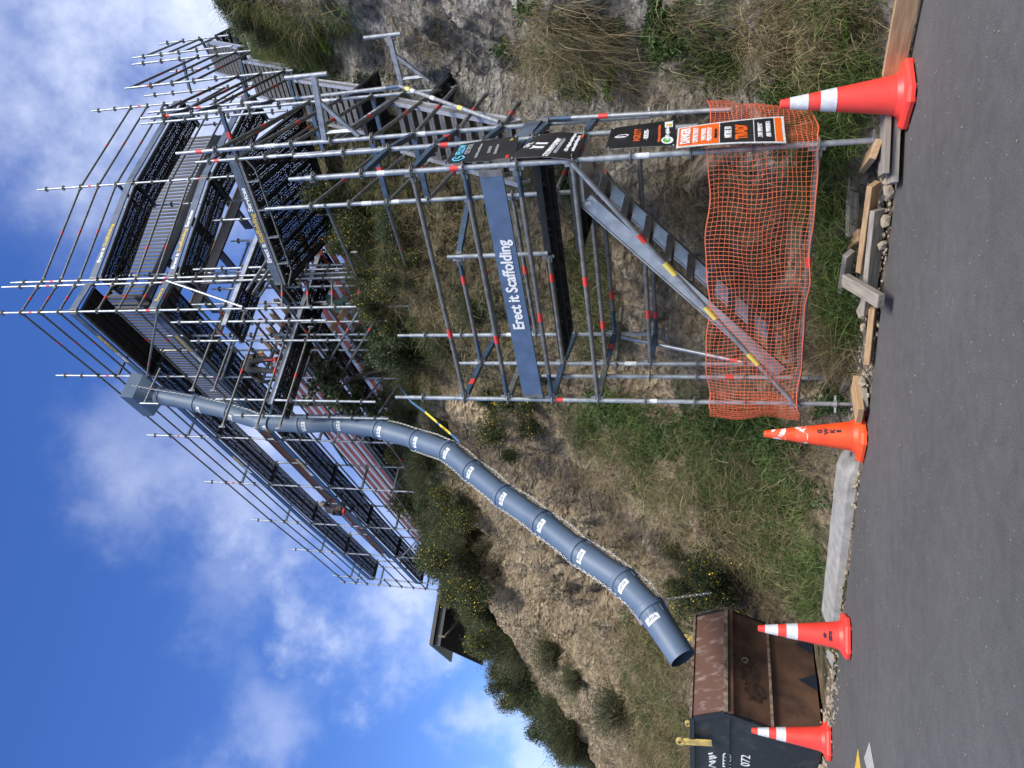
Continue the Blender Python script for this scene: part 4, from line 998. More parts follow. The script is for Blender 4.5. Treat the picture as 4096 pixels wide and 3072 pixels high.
def chain(pts, parent, pitch=.052, r=.0048):
    V_, F_ = [], []; P_ = [Vector(p) for p in pts]; L = [0]
    for i in range(len(P_) - 1): L.append(L[-1] + (P_[i + 1] - P_[i]).length)
    s = 0; k = 0; mbc = MB()
    while s < L[-1]:
        i = max(j for j in range(len(L)) if L[j] <= s); i = min(i, len(P_) - 2)
        d = (P_[i + 1] - P_[i]).normalized(); c = P_[i] + d * (s - L[i]); a = d.orthogonal().normalized(); b = d.cross(a)
        w = (a if k % 2 else b); nn = d.cross(w); loop = []
        for t in range(8):
            an = 2 * math.pi * t / 8; loop.append(c + d * (math.cos(an) * pitch * .68) + w * (math.sin(an) * pitch * .30))
        ring_ = []
        for t in range(8):
            e = (loop[t] - c).normalized()
            for q in range(4):
                g = q * math.pi / 2; ring_.append(loop[t] + e * (math.cos(g) * r) + nn * (math.sin(g) * r))
        fs = [(t * 4 + q, t * 4 + (q + 1) % 4, ((t + 1) % 8) * 4 + (q + 1) % 4, ((t + 1) % 8) * 4 + q) for t in range(8) for q in range(4)]
        mbc.add(ring_, fs, CHAIN, True); s += pitch; k += 1
    return mbc.build('chain', parent)
def sidepath(sgn, i0, i1, off=1.17):
    out_ = []
    for i in range(i0, i1):
        p, q = cpts[i], cpts[min(i + 1, len(cpts) - 1)]; d = (q - p).normalized(); v = (CAM - p).normalized(); s = d.cross(v).normalized() * sgn
        if i < 6 and sgn < 0: s = (s + v * 1.0).normalized()
        out_.append(p + s * rc * off)
        if i < i1 - 1: out_.append(p.lerp(q, .5) + s * rc * (off + .04) + Vector((0, 0, -.04)))
    return out_
s_test = (cpts[9] - cpts[8]).normalized().cross((CAM - cpts[8]).normalized())
SG = -1 if s_test.x > 0 else 1
rp = sidepath(-SG, 1, 15); rskip = [rp[-1], rp[-1] + Vector((.05, .35, -.62))]
chain([hc + Vector((0, 0, .1)) - EL * .42] + rp, chute); chain(rskip, chute); chain(sidepath(SG, 7, 15), chute)
for i in range(6, 15):
    for sg in (1, -1):
        if sg == SG and i < 9: continue
        p, q = cpts[i], cpts[min(i + 1, 15)]; d = (q - p).normalized(); s = d.cross((CAM - p).normalized()).normalized() * sg
        mb = MB(); mb.bar(p + s * rc * 1.17 - d * .02, p + s * rc * 1.17 + d * .13, .022, .03, ALU); mb.build('chain_clip', chute)
# straps
def ribbon(pts, w, mt, name, parent=None, up=(0, 0, 1), mts=None):
    mb = MB()
    for i in range(len(pts) - 1): mb.bar(pts[i], pts[i + 1], w, .004, mts[i] if mts else mt, up=up)
    return mb.build(name, parent)
p = cpts[3].lerp(cpts[4], .28); d = (cpts[4] - cpts[3]).normalized(); mb = MB(); loop = []
for k in range(21):
    t = 2 * math.pi * k / 20; _, a, b = oriented(None, cpts[3], cpts[4]); loop.append(p + a * (math.cos(t) * rc * 1.09) + b * (math.sin(t) * rc * 1.09) + d * (.03 * math.cos(t)))
for k in range(20): mb.bar(loop[k], loop[k + 1], .006, .05, STRAPY if 9 <= k <= 12 else STRAP, up=(loop[k] - p))
hk = aty(1085, 1625, 14.85); mb.bar(p + (hk - p).normalized() * rc, hk, .05, .006, STRAP)
tag(mb.build('chute_sling', origin=p), 'blue webbing sling looped round the upper part of the blue chute', 'strap')
sp_ = [aty(1590, 1535, 15.2), aty(1644, 1607, 14.6), aty(1700, 1648, 14.1), aty(1747, 1688, 13.75), aty(1758, 1699, 13.65), aty(1802, 1735, 13.35), aty(1838, 1768, 13.05)]
st_ = thing('ratchet_strap', sp_[3], 'yellow and blue tie-down strap running from the scaffold foot to the middle of the chute', 'strap')
ribbon(sp_, .052, STRAP, 'webbing', st_, up=(-.3, -.9, .2), mts=[STRAP, STRAP, STRAPY, STRAP, STRAPY, STRAP])
dd = (sp_[5] - sp_[4]).normalized(); nup = Vector((-.3, -.9, .2)); text('LC 2500KG', .055, BLACKBD, (sp_[4] + sp_[5]) / 2 - FW * .012, -dd, dd.cross(FW), st_, width=.26, ext=.001)
# blue bucket hanging from the lower lift
bp_ = aty(1150, 1548, 15.6); bk = thing('blue_bucket', bp_, 'blue bucket bag hanging under the scaffold deck beside the chute', 'bucket')
mb = MB(); mb.lathe([(.02, -.16), (.10, -.15), (.13, -.02), (.15, .12), (.13, .14), (.12, .12), (.10, -.10)], mat('blue_plastic', (.07, .17, .28), .5), 14, bp_); mb.build('bag', bk)
mb = MB(); mb.path([bp_ + Vector((-.14, 0, .12)), bp_ + Vector((0, 0, .3)), bp_ + Vector((.14, 0, .12))], .008, STRAP, 6); mb.path([bp_ + Vector((0, 0, .3)), bp_ + Vector((.1, .1, .75))], .006, STRAP, 6); mb.build('rope', bk)

# ------------------------------------------------------------------ skip
RUST = mat('rusty_skip_steel', (.15, .082, .05), .62, .1, (.05, .03, .023), 2.6, 11, .2, 30, contrast=(.40, .66))
SCRAPE = mat('scraped_steel', (.12, .062, .045), .6, .1, (.27, .21, .18), 5, 13, .15, 40, contrast=(.53, .74), stretch=(2.6, 2.6, .55))
RIM = mat('worn_rim', (.28, .22, .17), .7, .1, (.10, .06, .04), 16, 8)
sb = atz(3293, 2962, .04); WV = Vector((EN[0], EN[1], 0)); OV = Vector((-ER[0], -ER[1], 0)); SW = 1.72
br_ = atz(3226, 2538, .10); wv = Vector((br_.x - sb.x, br_.y - sb.y, 0)); 
WV = wv.normalized(); OV = Vector((WV.y, -WV.x, 0)); SW = wv.length
skip = thing('waste_skip', sb, 'rusty brown and black steel skip under the end of the blue chute', 'skip')
HP = [(0, 0), (.13, .60), (.36, 1.17), (.16, 1.60)]; LEN = 3.3
def SP(o, z, w): return sb + OV * o + WV * w + Vector((0, 0, z))
def plate(a, b, c, d, n, th, mt, name): mb = MB(); mb.slab(a, b, c, d, n, th, mt); return mb.build(name, skip)
names = ['end_panel', 'end_panel', 'end_panel']
for (o0, z0), (o1, z1), mt in zip(HP[:-1], HP[1:], (RUST, RUST, SCRAPE)):
    n = OV * (z1 - z0) + Vector((0, 0, -(o1 - o0)))
    plate(SP(o0, z0, 0), SP(o0, z0, SW), SP(o1, z1, SW), SP(o1, z1, 0), n, .012, mt, 'end_panel')
    n2 = -OV * (z1 - z0) + Vector((0, 0, -(o1 - o0)))
    plate(SP(-LEN - o0, z0, 0), SP(-LEN - o0, z0, SW), SP(-LEN - o1, z1, SW), SP(-LEN - o1, z1, 0), n2, .012, RUST, 'end_panel')
for w, nn, mt in ((0, -1, BLACKP), (SW, 1, RUST)):
    mb = MB(); poly = [SP(o, z, w) for o, z in HP] + [SP(-LEN - o, z, w) for o, z in HP[::-1]]
    poly2 = [p - WV * (nn * .012) for p in poly]
    mb.add(poly + poly2, [tuple(range(8)), tuple(range(15, 7, -1))] + [(k, (k + 1) % 8, 8 + (k + 1) % 8, 8 + k) for k in range(8)], mt); mb.build('side_panel', skip)
plate(SP(0, .02, 0), SP(0, .02, SW), SP(-LEN, .02, SW), SP(-LEN, .02, 0), (0, 0, 1), .015, RUST, 'floor')
mb = MB()
mb.bar(SP(.165, 1.60, -.03), SP(.165, 1.60, SW + .03), .05, .03, RIM); mb.build('rim', skip)
mb = MB(); mb.bar(SP(.375, 1.17, -.02), SP(.375, 1.17, SW + .02), .035, .055, RIM); mb.bar(SP(.35, 1.11, -.02), SP(.35, 1.11, SW + .02), .03, .07, RUST); mb.build('end_ridge', skip)
mb = MB(); mb.bar(SP(.15, .60, 0), SP(.15, .60, SW), .06, .03, RIM); mb.build('end_ledge', skip)
for w in (-.02, SW + .02):
    mb = MB(); mb.bar(SP(.17, 1.585, w), SP(-LEN - .17, 1.585, w), .05, .06, RIM if w > 0 else BLACKP); mb.build('rim', skip)
    for (o0, z0), (o1, z1) in zip(HP[:-1], HP[1:]):
        mb = MB(); mb.bar(SP(o0 - .03, z0, w), SP(o1 - .03, z1, w), .035, .05, BLACKP, up=OV); mb.build('corner_rail', skip)
mb = MB(); mb.bar(SP(.3, 1.14, -.012), SP(-LEN - .3, 1.14, -.012), .03, .045, BLACKP); mb.build('side_rail', skip)
# two foot notches as flat dark triangles, the opening's shade put into the colour
for f in (.42, .78):
    mb = MB(); c = SP(.02, 0, SW * f); mb.add([c + OV * .012, c + OV * .012 + WV * .26, c + OV * .075 + WV * .10 + Vector((0, 0, .24))], [(0, 1, 2)], SOFFIT); mb.build('notch_shade', skip)
STAIN = mat('oily_stain', (.04, .026, .020), .5, 0, (.075, .045, .033), 14, 9, contrast=(.4, .55))
for w_, z_, sz_ in ((.53, .92, .17), (.36, .86, .13), (.25, .80, .15), (.44, .80, .10)):
    mb = MB(); rr = random.Random(int(w_ * 100)); ptsS = []
    n_ = Vector((0, 0, 0)); sl = (SP(.36, 1.17, 0) - SP(.13, .60, 0)).normalized(); cc = SP(.13, .60, SW * w_) + sl * ((z_ - .6) / sl.z); nv = sl.cross(WV); nv = nv if nv.dot(OV) > 0 else -nv
    for k in range(18): a_ = 2 * math.pi * k / 18; r_ = sz_ * rr.uniform(.55, 1.1); ptsS.append(cc + WV * (math.cos(a_) * r_ * 1.2) + sl * (math.sin(a_) * r_) + nv * (.004 + w_ * .002))
    mb.add(ptsS, [tuple(range(18))], STAIN); mb.build('oil_stain', skip)
mb = MB(); c = SP(.27, .92, SW * .53); 
mb.lathe([(.028, -.012), (.045, -.012), (.045, .012), (.028, .012), (.028, -.012)], RIM, 16, (0, 0, 0)); 
rot = OV.to_track_quat('Z', 'Y').to_matrix(); mb.v = [tuple(c + rot @ Vector(v)) for v in mb.v]; mb.build('lashing_ring', skip)
def lug(c, dvec, parent, L=.42):
    mb = MB(); e = dvec.normalized(); mb.bar(c - e * L * .8, c + e * L * .2, .03, .095, YLUG, up=OV)
    q = WV.to_track_quat('Z', 'Y').to_matrix(); base = len(mb.v)
    mb.lathe([(.032, -.02), (.058, -.02), (.058, .02), (.032, .02), (.032, -.02)], YLUG, 16, (0, 0, 0)); mb.v[base:] = [tuple(c + e * L * .32 + q @ Vector(v)) for v in mb.v[base:]]
    mb.build('lifting_lug', parent)
lug(SP(-.30, 1.62, -.05), Vector((0, 0, 1)) - OV * .12, skip, .36); lug(SP(-.35, 1.62, SW + .04), Vector((0, 0, 1)), skip, .32); lug(SP(-2.4, 1.62, SW + .04), Vector((0, 0, 1)), skip, .32)
def onside(X, Y): return atplane(X, Y, SP(0, 0, -.004), -WV)
sx = -OV
tx = onside(2910, 3012); text('ITED', .155, WHITE, tx - OV * .0, OV, (0, 0, 1), skip, align='RIGHT'); tx = onside(2985, 3020); text('072', .165, WHITE, tx, OV, (0, 0, 1), skip, align='RIGHT')
mb = MB(); g0 = onside(2852, 3012)
zig = [(0, .0), (-.03, .06), (-.06, -.03), (-.09, .05), (-.11, -.02), (-.08, -.05), (-.14, .05), (-.17, -.04), (-.20, .05), (-.22, .0), (-.19, -.03), (-.25, .02), (-.29, .05), (-.31, -.04)]
for (a0, b0), (a1, b1) in zip(zig[:-1], zig[1:]): mb.bar(g0 + OV * a0 + Vector((0, 0, b0)), g0 + OV * a1 + Vector((0, 0, b1)), .008, .010, WHITET, up=-WV)
mb.build('graffiti', skip)

# ------------------------------------------------------------------ cones
def cone(x, y, label, body=CONE, band=CONEW, rz=.3, tilt=0., words=None, lean=0.):
    root = thing('traffic_cone', (x, y, 0), label, 'traffic cone', 'traffic cones along the road edge')
    mb = MB(); n = 8; w = .21; c_ = .135
    pl_ = [(w, c_), (c_, w), (-c_, w), (-w, c_), (-w, -c_), (-c_, -w), (c_, -w), (w, -c_)]
    rotp = lambda px, py, z: (x + px * math.cos(rz) - py * math.sin(rz), y + px * math.sin(rz) + py * math.cos(rz), z)
    rings = [(1.0, .014), (1.0, .040), (.93, .062)]
    vs = [rotp(px * k, py * k, z) for k, z in rings for px, py in pl_]
    mb.add(vs, [(8 * r + i, 8 * r + (i + 1) % 8, 8 * r + 8 + (i + 1) % 8, 8 * r + 8 + i) for r in range(2) for i in range(8)] + [tuple(range(16, 24)), tuple(range(7, -1, -1))], body)
    for px, py in pl_: mb.box(rotp(px * .86, py * .86, .008), .035, .035, .016, body)
    mb.build('cone_base', root)
    rad = lambda z: .147 - (.147 - .031) * (z - .06) / .84
    mb = MB(); prof = [(.185, .060), (.165, .075), (rad(.11) + .002, .11)] + [(rad(z), z) for z in np.linspace(.15, .895, 16)] + [(.027, .90), (.018, .895), (.018, .80)]
    mb.lathe(prof, body, 32, (x, y, 0)); mb.build('cone_body', root)
    for z0, z1, in ((.505, .615), (.70, .83)):
        mb = MB(); pf = [(rad(z) + .0018, z) for z in np.linspace(z0, z1, 5)]; mb.lathe(pf, band, 32, (x, y, 0)); mb.build('reflective_band', root)
    if words:
        v = Vector((-x, -y, 0)).normalized(); v = Matrix.Rotation(words[1], 3, 'Z') @ v; rgt = Vector((0, 0, 1)).cross(v)
        for k, (ch, sz, z) in enumerate(words[0]):
            text(ch, sz, BLACKBD, Vector((x, y, z)) + v * (rad(z) + .003), rgt, Vector((0, 0, 1)) - v * .12, root, ext=.002, bold=.003)
    return root
cone(2.151, 6.183, 'tall pink-orange cone with two clean silver bands at the right edge of the net', rz=.45)
cone(-.461, 7.907, 'orange cone with peeled white bands and black letters beside the left tower foot', CONE2, CONER, rz=.75, words=([('G', .055, .40), ('W', .055, .345), ('K', .055, .29), ('S', .055, .235)], .35))
cone(-2.588, 8.65, 'red cone with white bands and a small black emblem in front of the skip end', CONE, CONER if False else CONEW, rz=.1, words=([('atms', .05, .20), ('nlr', .045, .25)], -.1))
cone(-4.24, 9.94, 'red cone with white bands against the black side of the skip', rz=.2)
for b_ in bpy.data.objects:
    pass

# ------------------------------------------------------------------ signs
OFF = E1 * .034
PB = Vector((*ST['B'], 0)) + OFF
def onsign(X, Y, off=0.): return atplane(X, Y, PB + E1 * off, E1)
def sign(name, label, corners, face, off=0., edge=None, th=.004, bow=0., nx=14, ny=6):
    """corners TL,TR,BR,BL photo px on the plane of the tower's right side; returns root and a mapper (u right, v down)->point"""
    c = [onsign(X, Y, off) for X, Y in corners]; root = thing(name, (c[3] + c[2]) / 2, label, 'sign')
    nrm = (c[1] - c[0]).cross(c[3] - c[0]).normalized(); nrm = nrm if nrm.dot(CAM - c[0]) > 0 else -nrm
    def at(u, v): return (c[0] * (1 - u) + c[1] * u) * (1 - v) + (c[3] * (1 - u) + c[2] * u) * v + nrm * (bow * (4 * v * (1 - v)) + .3 * bow * math.sin(5 * u + 3 * v))
    mb = MB(); vs = [at(i / nx, j / ny) for j in range(ny + 1) for i in range(nx + 1)]; q = [(j * (nx + 1) + i, j * (nx + 1) + i + 1, (j + 1) * (nx + 1) + i + 1, (j + 1) * (nx + 1) + i) for j in range(ny) for i in range(nx)]
    mb.add(vs, q, edge or face, True); mb.add([v - nrm * th for v in vs], q, WHITET, True); mb.build('panel', root)
    def put(s, u, v, size, mt, width=None, align='CENTER', bold=.0015, shear=0):
        e = .02; dx = at(min(1, u + e), v) - at(u - e, v); dy = at(u, v - e) - at(u, v + e); lift = nrm * .004
        w0 = (c[1] - c[0]).length
        return text(s, size, mt, at(u, v) + lift, dx, dy, root, width=width * w0 if width else None, ext=.001, bold=bold, shear=shear, align=align)
    def patch(u0, v0, u1, v1, mt, lift=.002, name_='panel_field', n=6):
        mb = MB(); vs = [at(u0 + (u1 - u0) * i / n, v0 + (v1 - v0) * j / n) + nrm * lift for j in range(n + 1) for i in range(n + 1)]
        mb.add(vs, [(j * (n + 1) + i, j * (n + 1) + i + 1, (j + 1) * (n + 1) + i + 1, (j + 1) * (n + 1) + i) for j in range(n) for i in range(n)], mt, True); return mb.build(name_, root)
    def oval(u0, v0, ru, rv, mt, lift):
        mb = MB(); mb.add([at(u0 + ru * math.cos(2 * math.pi * k / 28), v0 + rv * math.sin(2 * math.pi * k / 28)) + nrm * lift for k in range(28)], [tuple(range(28))], mt); return mb.build('badge', root)
    sign.oval = oval
    def strokes(segs, w, mt, name_='emblem'):
        mb = MB()
        for (u0, v0), (u1, v1) in segs: mb.bar(at(u0, v0) + nrm * .004, at(u1, v1) + nrm * .004, w, .003, mt, up=nrm)
        return mb.build(name_, root)
    for u in (.03, .97):
        for v in (.04, .96):
            mb = MB(); mb.tube(at(u, v) - nrm * .002, at(u, v) + nrm * .003, .006, WHITET, 8); mb.build('eyelet', root)
    return root, put, patch, strokes
_, put, patch, strokes = sign('electrician_sign', 'dark navy sign with a cyan hexagon emblem, the highest of the signs on the tower', [(1779, 657), (1829, 579), (2075, 545), (2056, 640)], BLACKBD, .004, bow=.006)
strokes([((.10, .20), (.10, .12)), ((.10, .12), (.20, .08)), ((.20, .08), (.30, .12)), ((.10, .20), (.20, .26)), ((.20, .26), (.30, .22)), ((.30, .22), (.30, .17)), ((.30, .17), (.20, .17)), ((.20, .17), (.20, .12))], .014, CYAN)
put('FELLOW', .65, .14, .10, CYAN, .52); put('ELECTRICAL', .65, .26, .07, GREYLET, .52)
put('Residential Commercial Maintenance', .5, .43, .035, GREYLET, .74); put('027 424 1195', .5, .60, .04, GREYLET, .34); put('fellowelectrical.co.nz', .5, .70, .04, GREYLET, .50)
put('EWRB', .14, .90, .045, REDT, .16); put('Tyco', .86, .90, .04, YELL, .13)
_, put, patch, strokes = sign('plumber_sign', 'black banner with white tool emblem, second down on the tower', [(2034, 636), (2152, 536), (2343, 541), (2298, 640)], BLACKBD, .010, bow=.02)
put('S.P.L', .5, .10, .075, WHITE, .22); strokes([((.36, .22), (.36, .42)), ((.40, .22), (.40, .42)), ((.54, .22), (.54, .42)), ((.57, .22), (.57, .42)), ((.32, .20), (.36, .27)), ((.44, .20), (.40, .27)), ((.52, .22), (.60, .22))], .014, WHITE)
put('STECHMAN PLUMBING LTD', .5, .56, .075, WHITE, .90); put('PLUMBING GAS DRAINAGE ROOFING', .5, .66, .045, GREYLET, .74); put('021 0231 5955  info@stechmanplumbing.co.nz', .56, .80, .045, WHITE, .82); put('stechmanplumbing.co.nz', .62, .90, .045, WHITE, .55); put('I.Q. Nate', .9, .96, .03, ORLET, .12)
_, put, patch, strokes = sign('builder_sign', 'navy black sign with a white outlined house emblem above the orange danger sign', [(2421, 596), (2446, 513), (2701, 481), (2706, 582)], BLACKBD, .035, bow=.004)
oval = sign.oval; strokes([((.46, .16), (.46, .26)), ((.46, .26), (.54, .30)), ((.54, .30), (.58, .26)), ((.58, .26), (.58, .16)), ((.58, .16), (.50, .10)), ((.50, .10), (.46, .16)), ((.50, .10), (.50, .22)), ((.50, .22), (.46, .26))], .008, WHITE)
put('AGILITY', .5, .44, .085, ORLET, .62); put('- BUILDERS -', .5, .57, .055, WHITE, .50); put('New Homes  Renovations  Decks  Bathrooms', .5, .76, .032, ORLET, .80); put('04 4880751 - agilitybuilders.co.nz', .5, .88, .042, WHITE, .68)
oval(.21, .875, .145, .085, WHITE, .0025); oval(.21, .865, .10, .055, GREEN, .0035); patch(.72, .84, .95, .96, WHITE, .0025, 'badge_field'); patch(.74, .86, .86, .945, YELL, .0035, 'badge')
_, put, patch, strokes = sign('danger_sign', 'tall orange and black danger sign tied over the orange net', [(2705, 592), (2712, 511), (3133, 467), (3145, 572)], WHITET, .060, bow=.012, nx=20, ny=12)
# this sign is taller than wide: u across, v down
patch(.05, .015, .95, .395, ORNG); patch(.05, .405, .95, .715, BLACKBD); patch(.05, .725, .95, .905, BLACKBD); patch(.05, .915, .95, .975, ORNG)
put('DANGER', .5, .085, .105, WHITE, .84, bold=.004); put('CONSTRUCTION SITE', .5, .18, .06, WHITE, .80); put('UNAUTHORISED', .5, .255, .052, WHITE, .64); put('PERSONS KEEP OUT', .5, .31, .052, WHITE, .72); put('Building Better. Together.', .5, .365, .028, BLACKBD, .5)
put('MITRE 10', .5, .485, .075, WHITE, .58, bold=.003, shear=.2); put('TRADE', .5, .61, .125, ORNG, .78, bold=.006); put('PETONE  UPPER HUTT', .5, .78, .05, WHITE, .78); put('PORIRUA  WAINUIOMATA', .5, .855, .05, WHITE, .84)

# ------------------------------------------------------------------ orange barrier net
netp = []
A_, B_, G_ = (Vector((*ST[k], 0)) for k in 'ABG')
def lerp_path(pts, step):
    L = [0]
    for i in range(len(pts) - 1): L.append(L[-1] + (pts[i + 1] - pts[i]).length)
    out_ = []; s = 0
    while s <= L[-1]:
        i = min(max(j for j in range(len(L)) if L[j] <= s + 1e-9), len(pts) - 2); out_.append(pts[i].lerp(pts[i + 1], (s - L[i]) / (L[i + 1] - L[i]))); s += step
    return out_
ctrl = [A_ + E2 * .55 - E1 * .30, A_ + E2 * .25 - E1 * .30, A_ - E1 * .22 + E2 * .02, A_ - E1 * .06 - E2 * .06, A_ + E1 * .3 - E2 * .05, B_ - E1 * .1 - E2 * .05, B_ + E1 * .05 - E2 * .04, B_ + E1 * .06 + E2 * .1, G_ + E1 * .16 - E2 * .2, G_ + E1 * .20 + E2 * .15, G_ - E1 * .1 + E2 * .2]
cell = .0415; cols_ = lerp_path(ctrl, cell); rows = 23
mb = MB(); G = []
for i, p in enumerate(cols_):
    f = i / (len(cols_) - 1); colp = []
    ztop = 1.44 + .02 * math.sin(i * .23) - (.03 if i < 18 else 0); zbot = .575 + .008 * math.sin(i * .31 + 1) - (.02 if i < 18 else 0)
    for j in range(rows):
        g = j / (rows - 1); z = ztop + (zbot - ztop) * g
        w = .016 * math.sin(i * .35 + j * .22) + .012 * math.sin(i * .13 - j * .4)
        if 18 < i < 74: w -= .03 * math.sin(g * math.pi)
        sh = .012 * math.sin(j * .5 + i * .09)
        nrm = E2 if f < .72 else E1
        colp.append(p + nrm * w + E1 * sh + Vector((0, 0, z + .006 * math.sin(i * .5 + j))))
    G.append(colp)
for i in range(len(G)):
    for j in range(rows):
        if j < rows - 1: mb.bar(G[i][j], G[i][j + 1], .003, .0026, NET, up=(.3, .9, .1))
        if i < len(G) - 1: mb.bar(G[i][j], G[i + 1][j], .0026, .0034 if 0 < j < rows - 1 else .010, NET)
tag(mb.build('barrier_net', origin=tuple(A_.lerp(B_, .5) + Vector((0, 0, .57)))), 'orange plastic safety net wrapped round the foot of the scaffold tower', 'safety net')

# ------------------------------------------------------------------ timber at the foot of the tower
def plank(pa, pb, w=.095, h=.045, mt=WOOD, label='', roll=0., group='loose timber at the foot of the tower'):
    a = Vector(pa); b = Vector(pb); d = (b - a).normalized(); L = (b - a).length; y = Vector((0, 0, 1)).cross(d).normalized(); z = d.cross(y)
    y, z = y * math.cos(roll) + z * math.sin(roll), z * math.cos(roll) - y * math.sin(roll)
    bm = bmesh.new(); bmesh.ops.create_cube(bm, size=1); bmesh.ops.scale(bm, vec=(L, w, h), verts=bm.verts); bmesh.ops.bevel(bm, geom=bm.edges[:], offset=.004, segments=1, affect='EDGES')
    me = bpy.data.meshes.new('timber_plank'); bm.to_mesh(me); bm.free(); me.materials.append(mt)
    o = bpy.data.objects.new('timber_plank', me); col.objects.link(o); M = Matrix((d, y, z)).transposed().to_4x4(); M.translation = (a + b) / 2; o.matrix_world = M
    return tag(o, label, 'plank', group)
plank(atz(3640, -60, .10), atz(3572, 300, .10), .05, .15, WOODN, 'brown retaining board on edge along the road behind the right cone')
plank(atz(3545, 440, .13), atz(3535, 700, .13), .20, .045, WOOD, 'wide sole plank under the right front standard, upper one')
plank(atz(3580, 455, .06), atz(3568, 735, .06), .22, .05, WOODG, 'wide grey sole plank lowest under the right front standard')
plank(atz(3505, 595, .19), atz(3425, 700, .12), .15, .05, WOODN, 'short thick offcut with a pale sawn end beside the right front standard', roll=.3)
plank(atz(3412, 672, .22), atz(3408, 945, .20), .10, .05, WOODG, 'straight grey timber lying parallel to the road behind the brown offcuts', roll=1.2)
plank(atz(3372, 660, .24), atz(3368, 860, .24), .09, .045, WOOD, 'dark weathered timber highest in the pile below the net', roll=.2)
plank(atz(3345, 640, .36), atz(3295, 800, .22), .09, .045, WOODG, 'grey timber leaning up into the grass below the net')
plank(atz(3470, 690, .10), atz(3478, 780, .10), .14, .045, WOOD, 'short weathered block between the sole planks and the pile')
plank(atz(3495, 735, .14), atz(3448, 1080, .13), .12, .05, WOODN, 'long light brown timber at the front of the pile', roll=.7)
plank(atz(3512, 838, .09), atz(3468, 1255, .09), .13, .05, WOODG, 'long grey timber nearest the road, under the crosswise one', roll=.9)
plank(atz(3440, 940, .16), atz(3330, 1035, .26), .11, .045, WOODN, 'short timber propped crosswise on the bank behind the pile')
plank(atz(3395, 1012, .24), atz(3345, 1330, .16), .10, .05, WOODG, 'grey timber running back into the grass left of the pile', roll=.8)
plank(atz(3380, 1120, .30), atz(3525, 1205, .10), .11, .06, WOOD, 'stout timber lying crosswise with its sawn end on the road edge')
plank(atz(3494, 1228, .05), atz(3472, 1450, .05), .13, .05, WOODN, 'flat reddish board laid on the road edge left of the pile', roll=.35)
plank(atz(3420, 1530, .08), atz(3440, 1665, .08), .20, .055, WOODN, 'sole plank under the left front standard')
plank(atz(3452, 1535, .035), atz(3458, 1635, .035), .12, .05, WOOD, 'short block wedged in front of the left sole plank')
plank(atz(3385, 1520, .10), atz(3352, 1590, .12), .11, .05, WOOD, 'half buried board behind the left front standard')

# ------------------------------------------------------------------ plants
def unit(v): return v / (np.linalg.norm(v, axis=-1, keepdims=True) + 1e-9)
def blades(roots, dirs, L, W, droop, segs=3):
    """curved tapering blades; every blade is one strip"""
    n = len(roots); side = unit(np.cross(dirs, rng.normal(size=(n, 3)))); g = np.array([0, 0, -1.])
    rows_ = []
    for k in range(segs + 1):
        t = k / segs; c = roots + dirs * (L * t)[:, None] + g * (L * droop * t * t)[:, None] + side * (L * .10 * math.sin(t * 2.4))[:, None]
        w = (W * (1 - t * .92) / 2)[:, None]; s2 = unit(np.cross(dirs, side)) * .4 + side * .9
        rows_.append(np.stack([c - s2 * w, c + s2 * w], 1))
    V_ = np.concatenate(rows_, 1).reshape(-1, 3); m_ = 2 * (segs + 1); b0 = (np.arange(n) * m_)[:, None]
    F_ = np.concatenate([b0 + np.array([2 * k, 2 * k + 1, 2 * k + 3, 2 * k + 2]) for k in range(segs)], 0)
    return V_, F_
def leaves(pos, size, aspect=1.6, up=0.2):
    n = len(pos); d = unit(rng.normal(size=(n, 3)) + np.array([0, 0, up])); s = unit(np.cross(d, rng.normal(size=(n, 3))))
    a = size[:, None] * d * aspect / 2; b = size[:, None] * s / 2; nn = np.cross(d, s) * size[:, None] * .18
    V_ = np.stack([pos - a, pos + b * .9 + nn, pos + a, pos - b * .9 + nn], 1).reshape(-1, 3)
    return V_, (np.arange(n) * 4)[:, None] + np.array([0, 1, 2, 3])
def scatter(regions):
    """regions: photo ellipses (X, Y, rx, ry, clumps, blades per clump, Lmin, Lmax, spread, droop)"""
    RO_, DI, LL, DR = [], [], [], []
    for X, Y, rx, ry, nc, nb, l0, l1, spread, droop in regions:
        for _ in range(nc):
            a = random.uniform(0, 2 * math.pi); r = math.sqrt(random.random()); loc, nn = hit(X + rx * r * math.cos(a), Y + ry * r * math.sin(a))
            if loc is None: continue
            s_, n_ = to_sn(loc)
            if n_ < .12: continue
            base_ = np.array(loc); nv = np.array(nn); bias = rng.normal(size=3) * .25; sc = random.uniform(.7, 1.15)
            k = max(2, int(nb * random.uniform(.6, 1.3)))
            d = unit(nv * .75 + np.array([0, 0, .55]) + bias + rng.normal(size=(k, 3)) * spread)
            RO_.append(base_ + rng.normal(size=(k, 3)) * (.085 * sc) - nv * .02); DI.append(d); LL.append(rng.uniform(l0, l1, k) * sc); DR.append(rng.uniform(droop * .5, droop * 1.3, k))
    return np.concatenate(RO_), np.concatenate(DI), np.concatenate(LL), np.concatenate(DR)
def grass_object(name, regions, mt, w):
    r, d, L, dr = scatter(regions); V_, F_ = blades(r, d, L, w * rng.uniform(.6, 1.3, len(r)), dr)
    o = np_mesh(name, V_, [F_], mt); return tag(o, kind='stuff', label=name.replace('_', ' ') + ' growing on the bank', cat='grass')
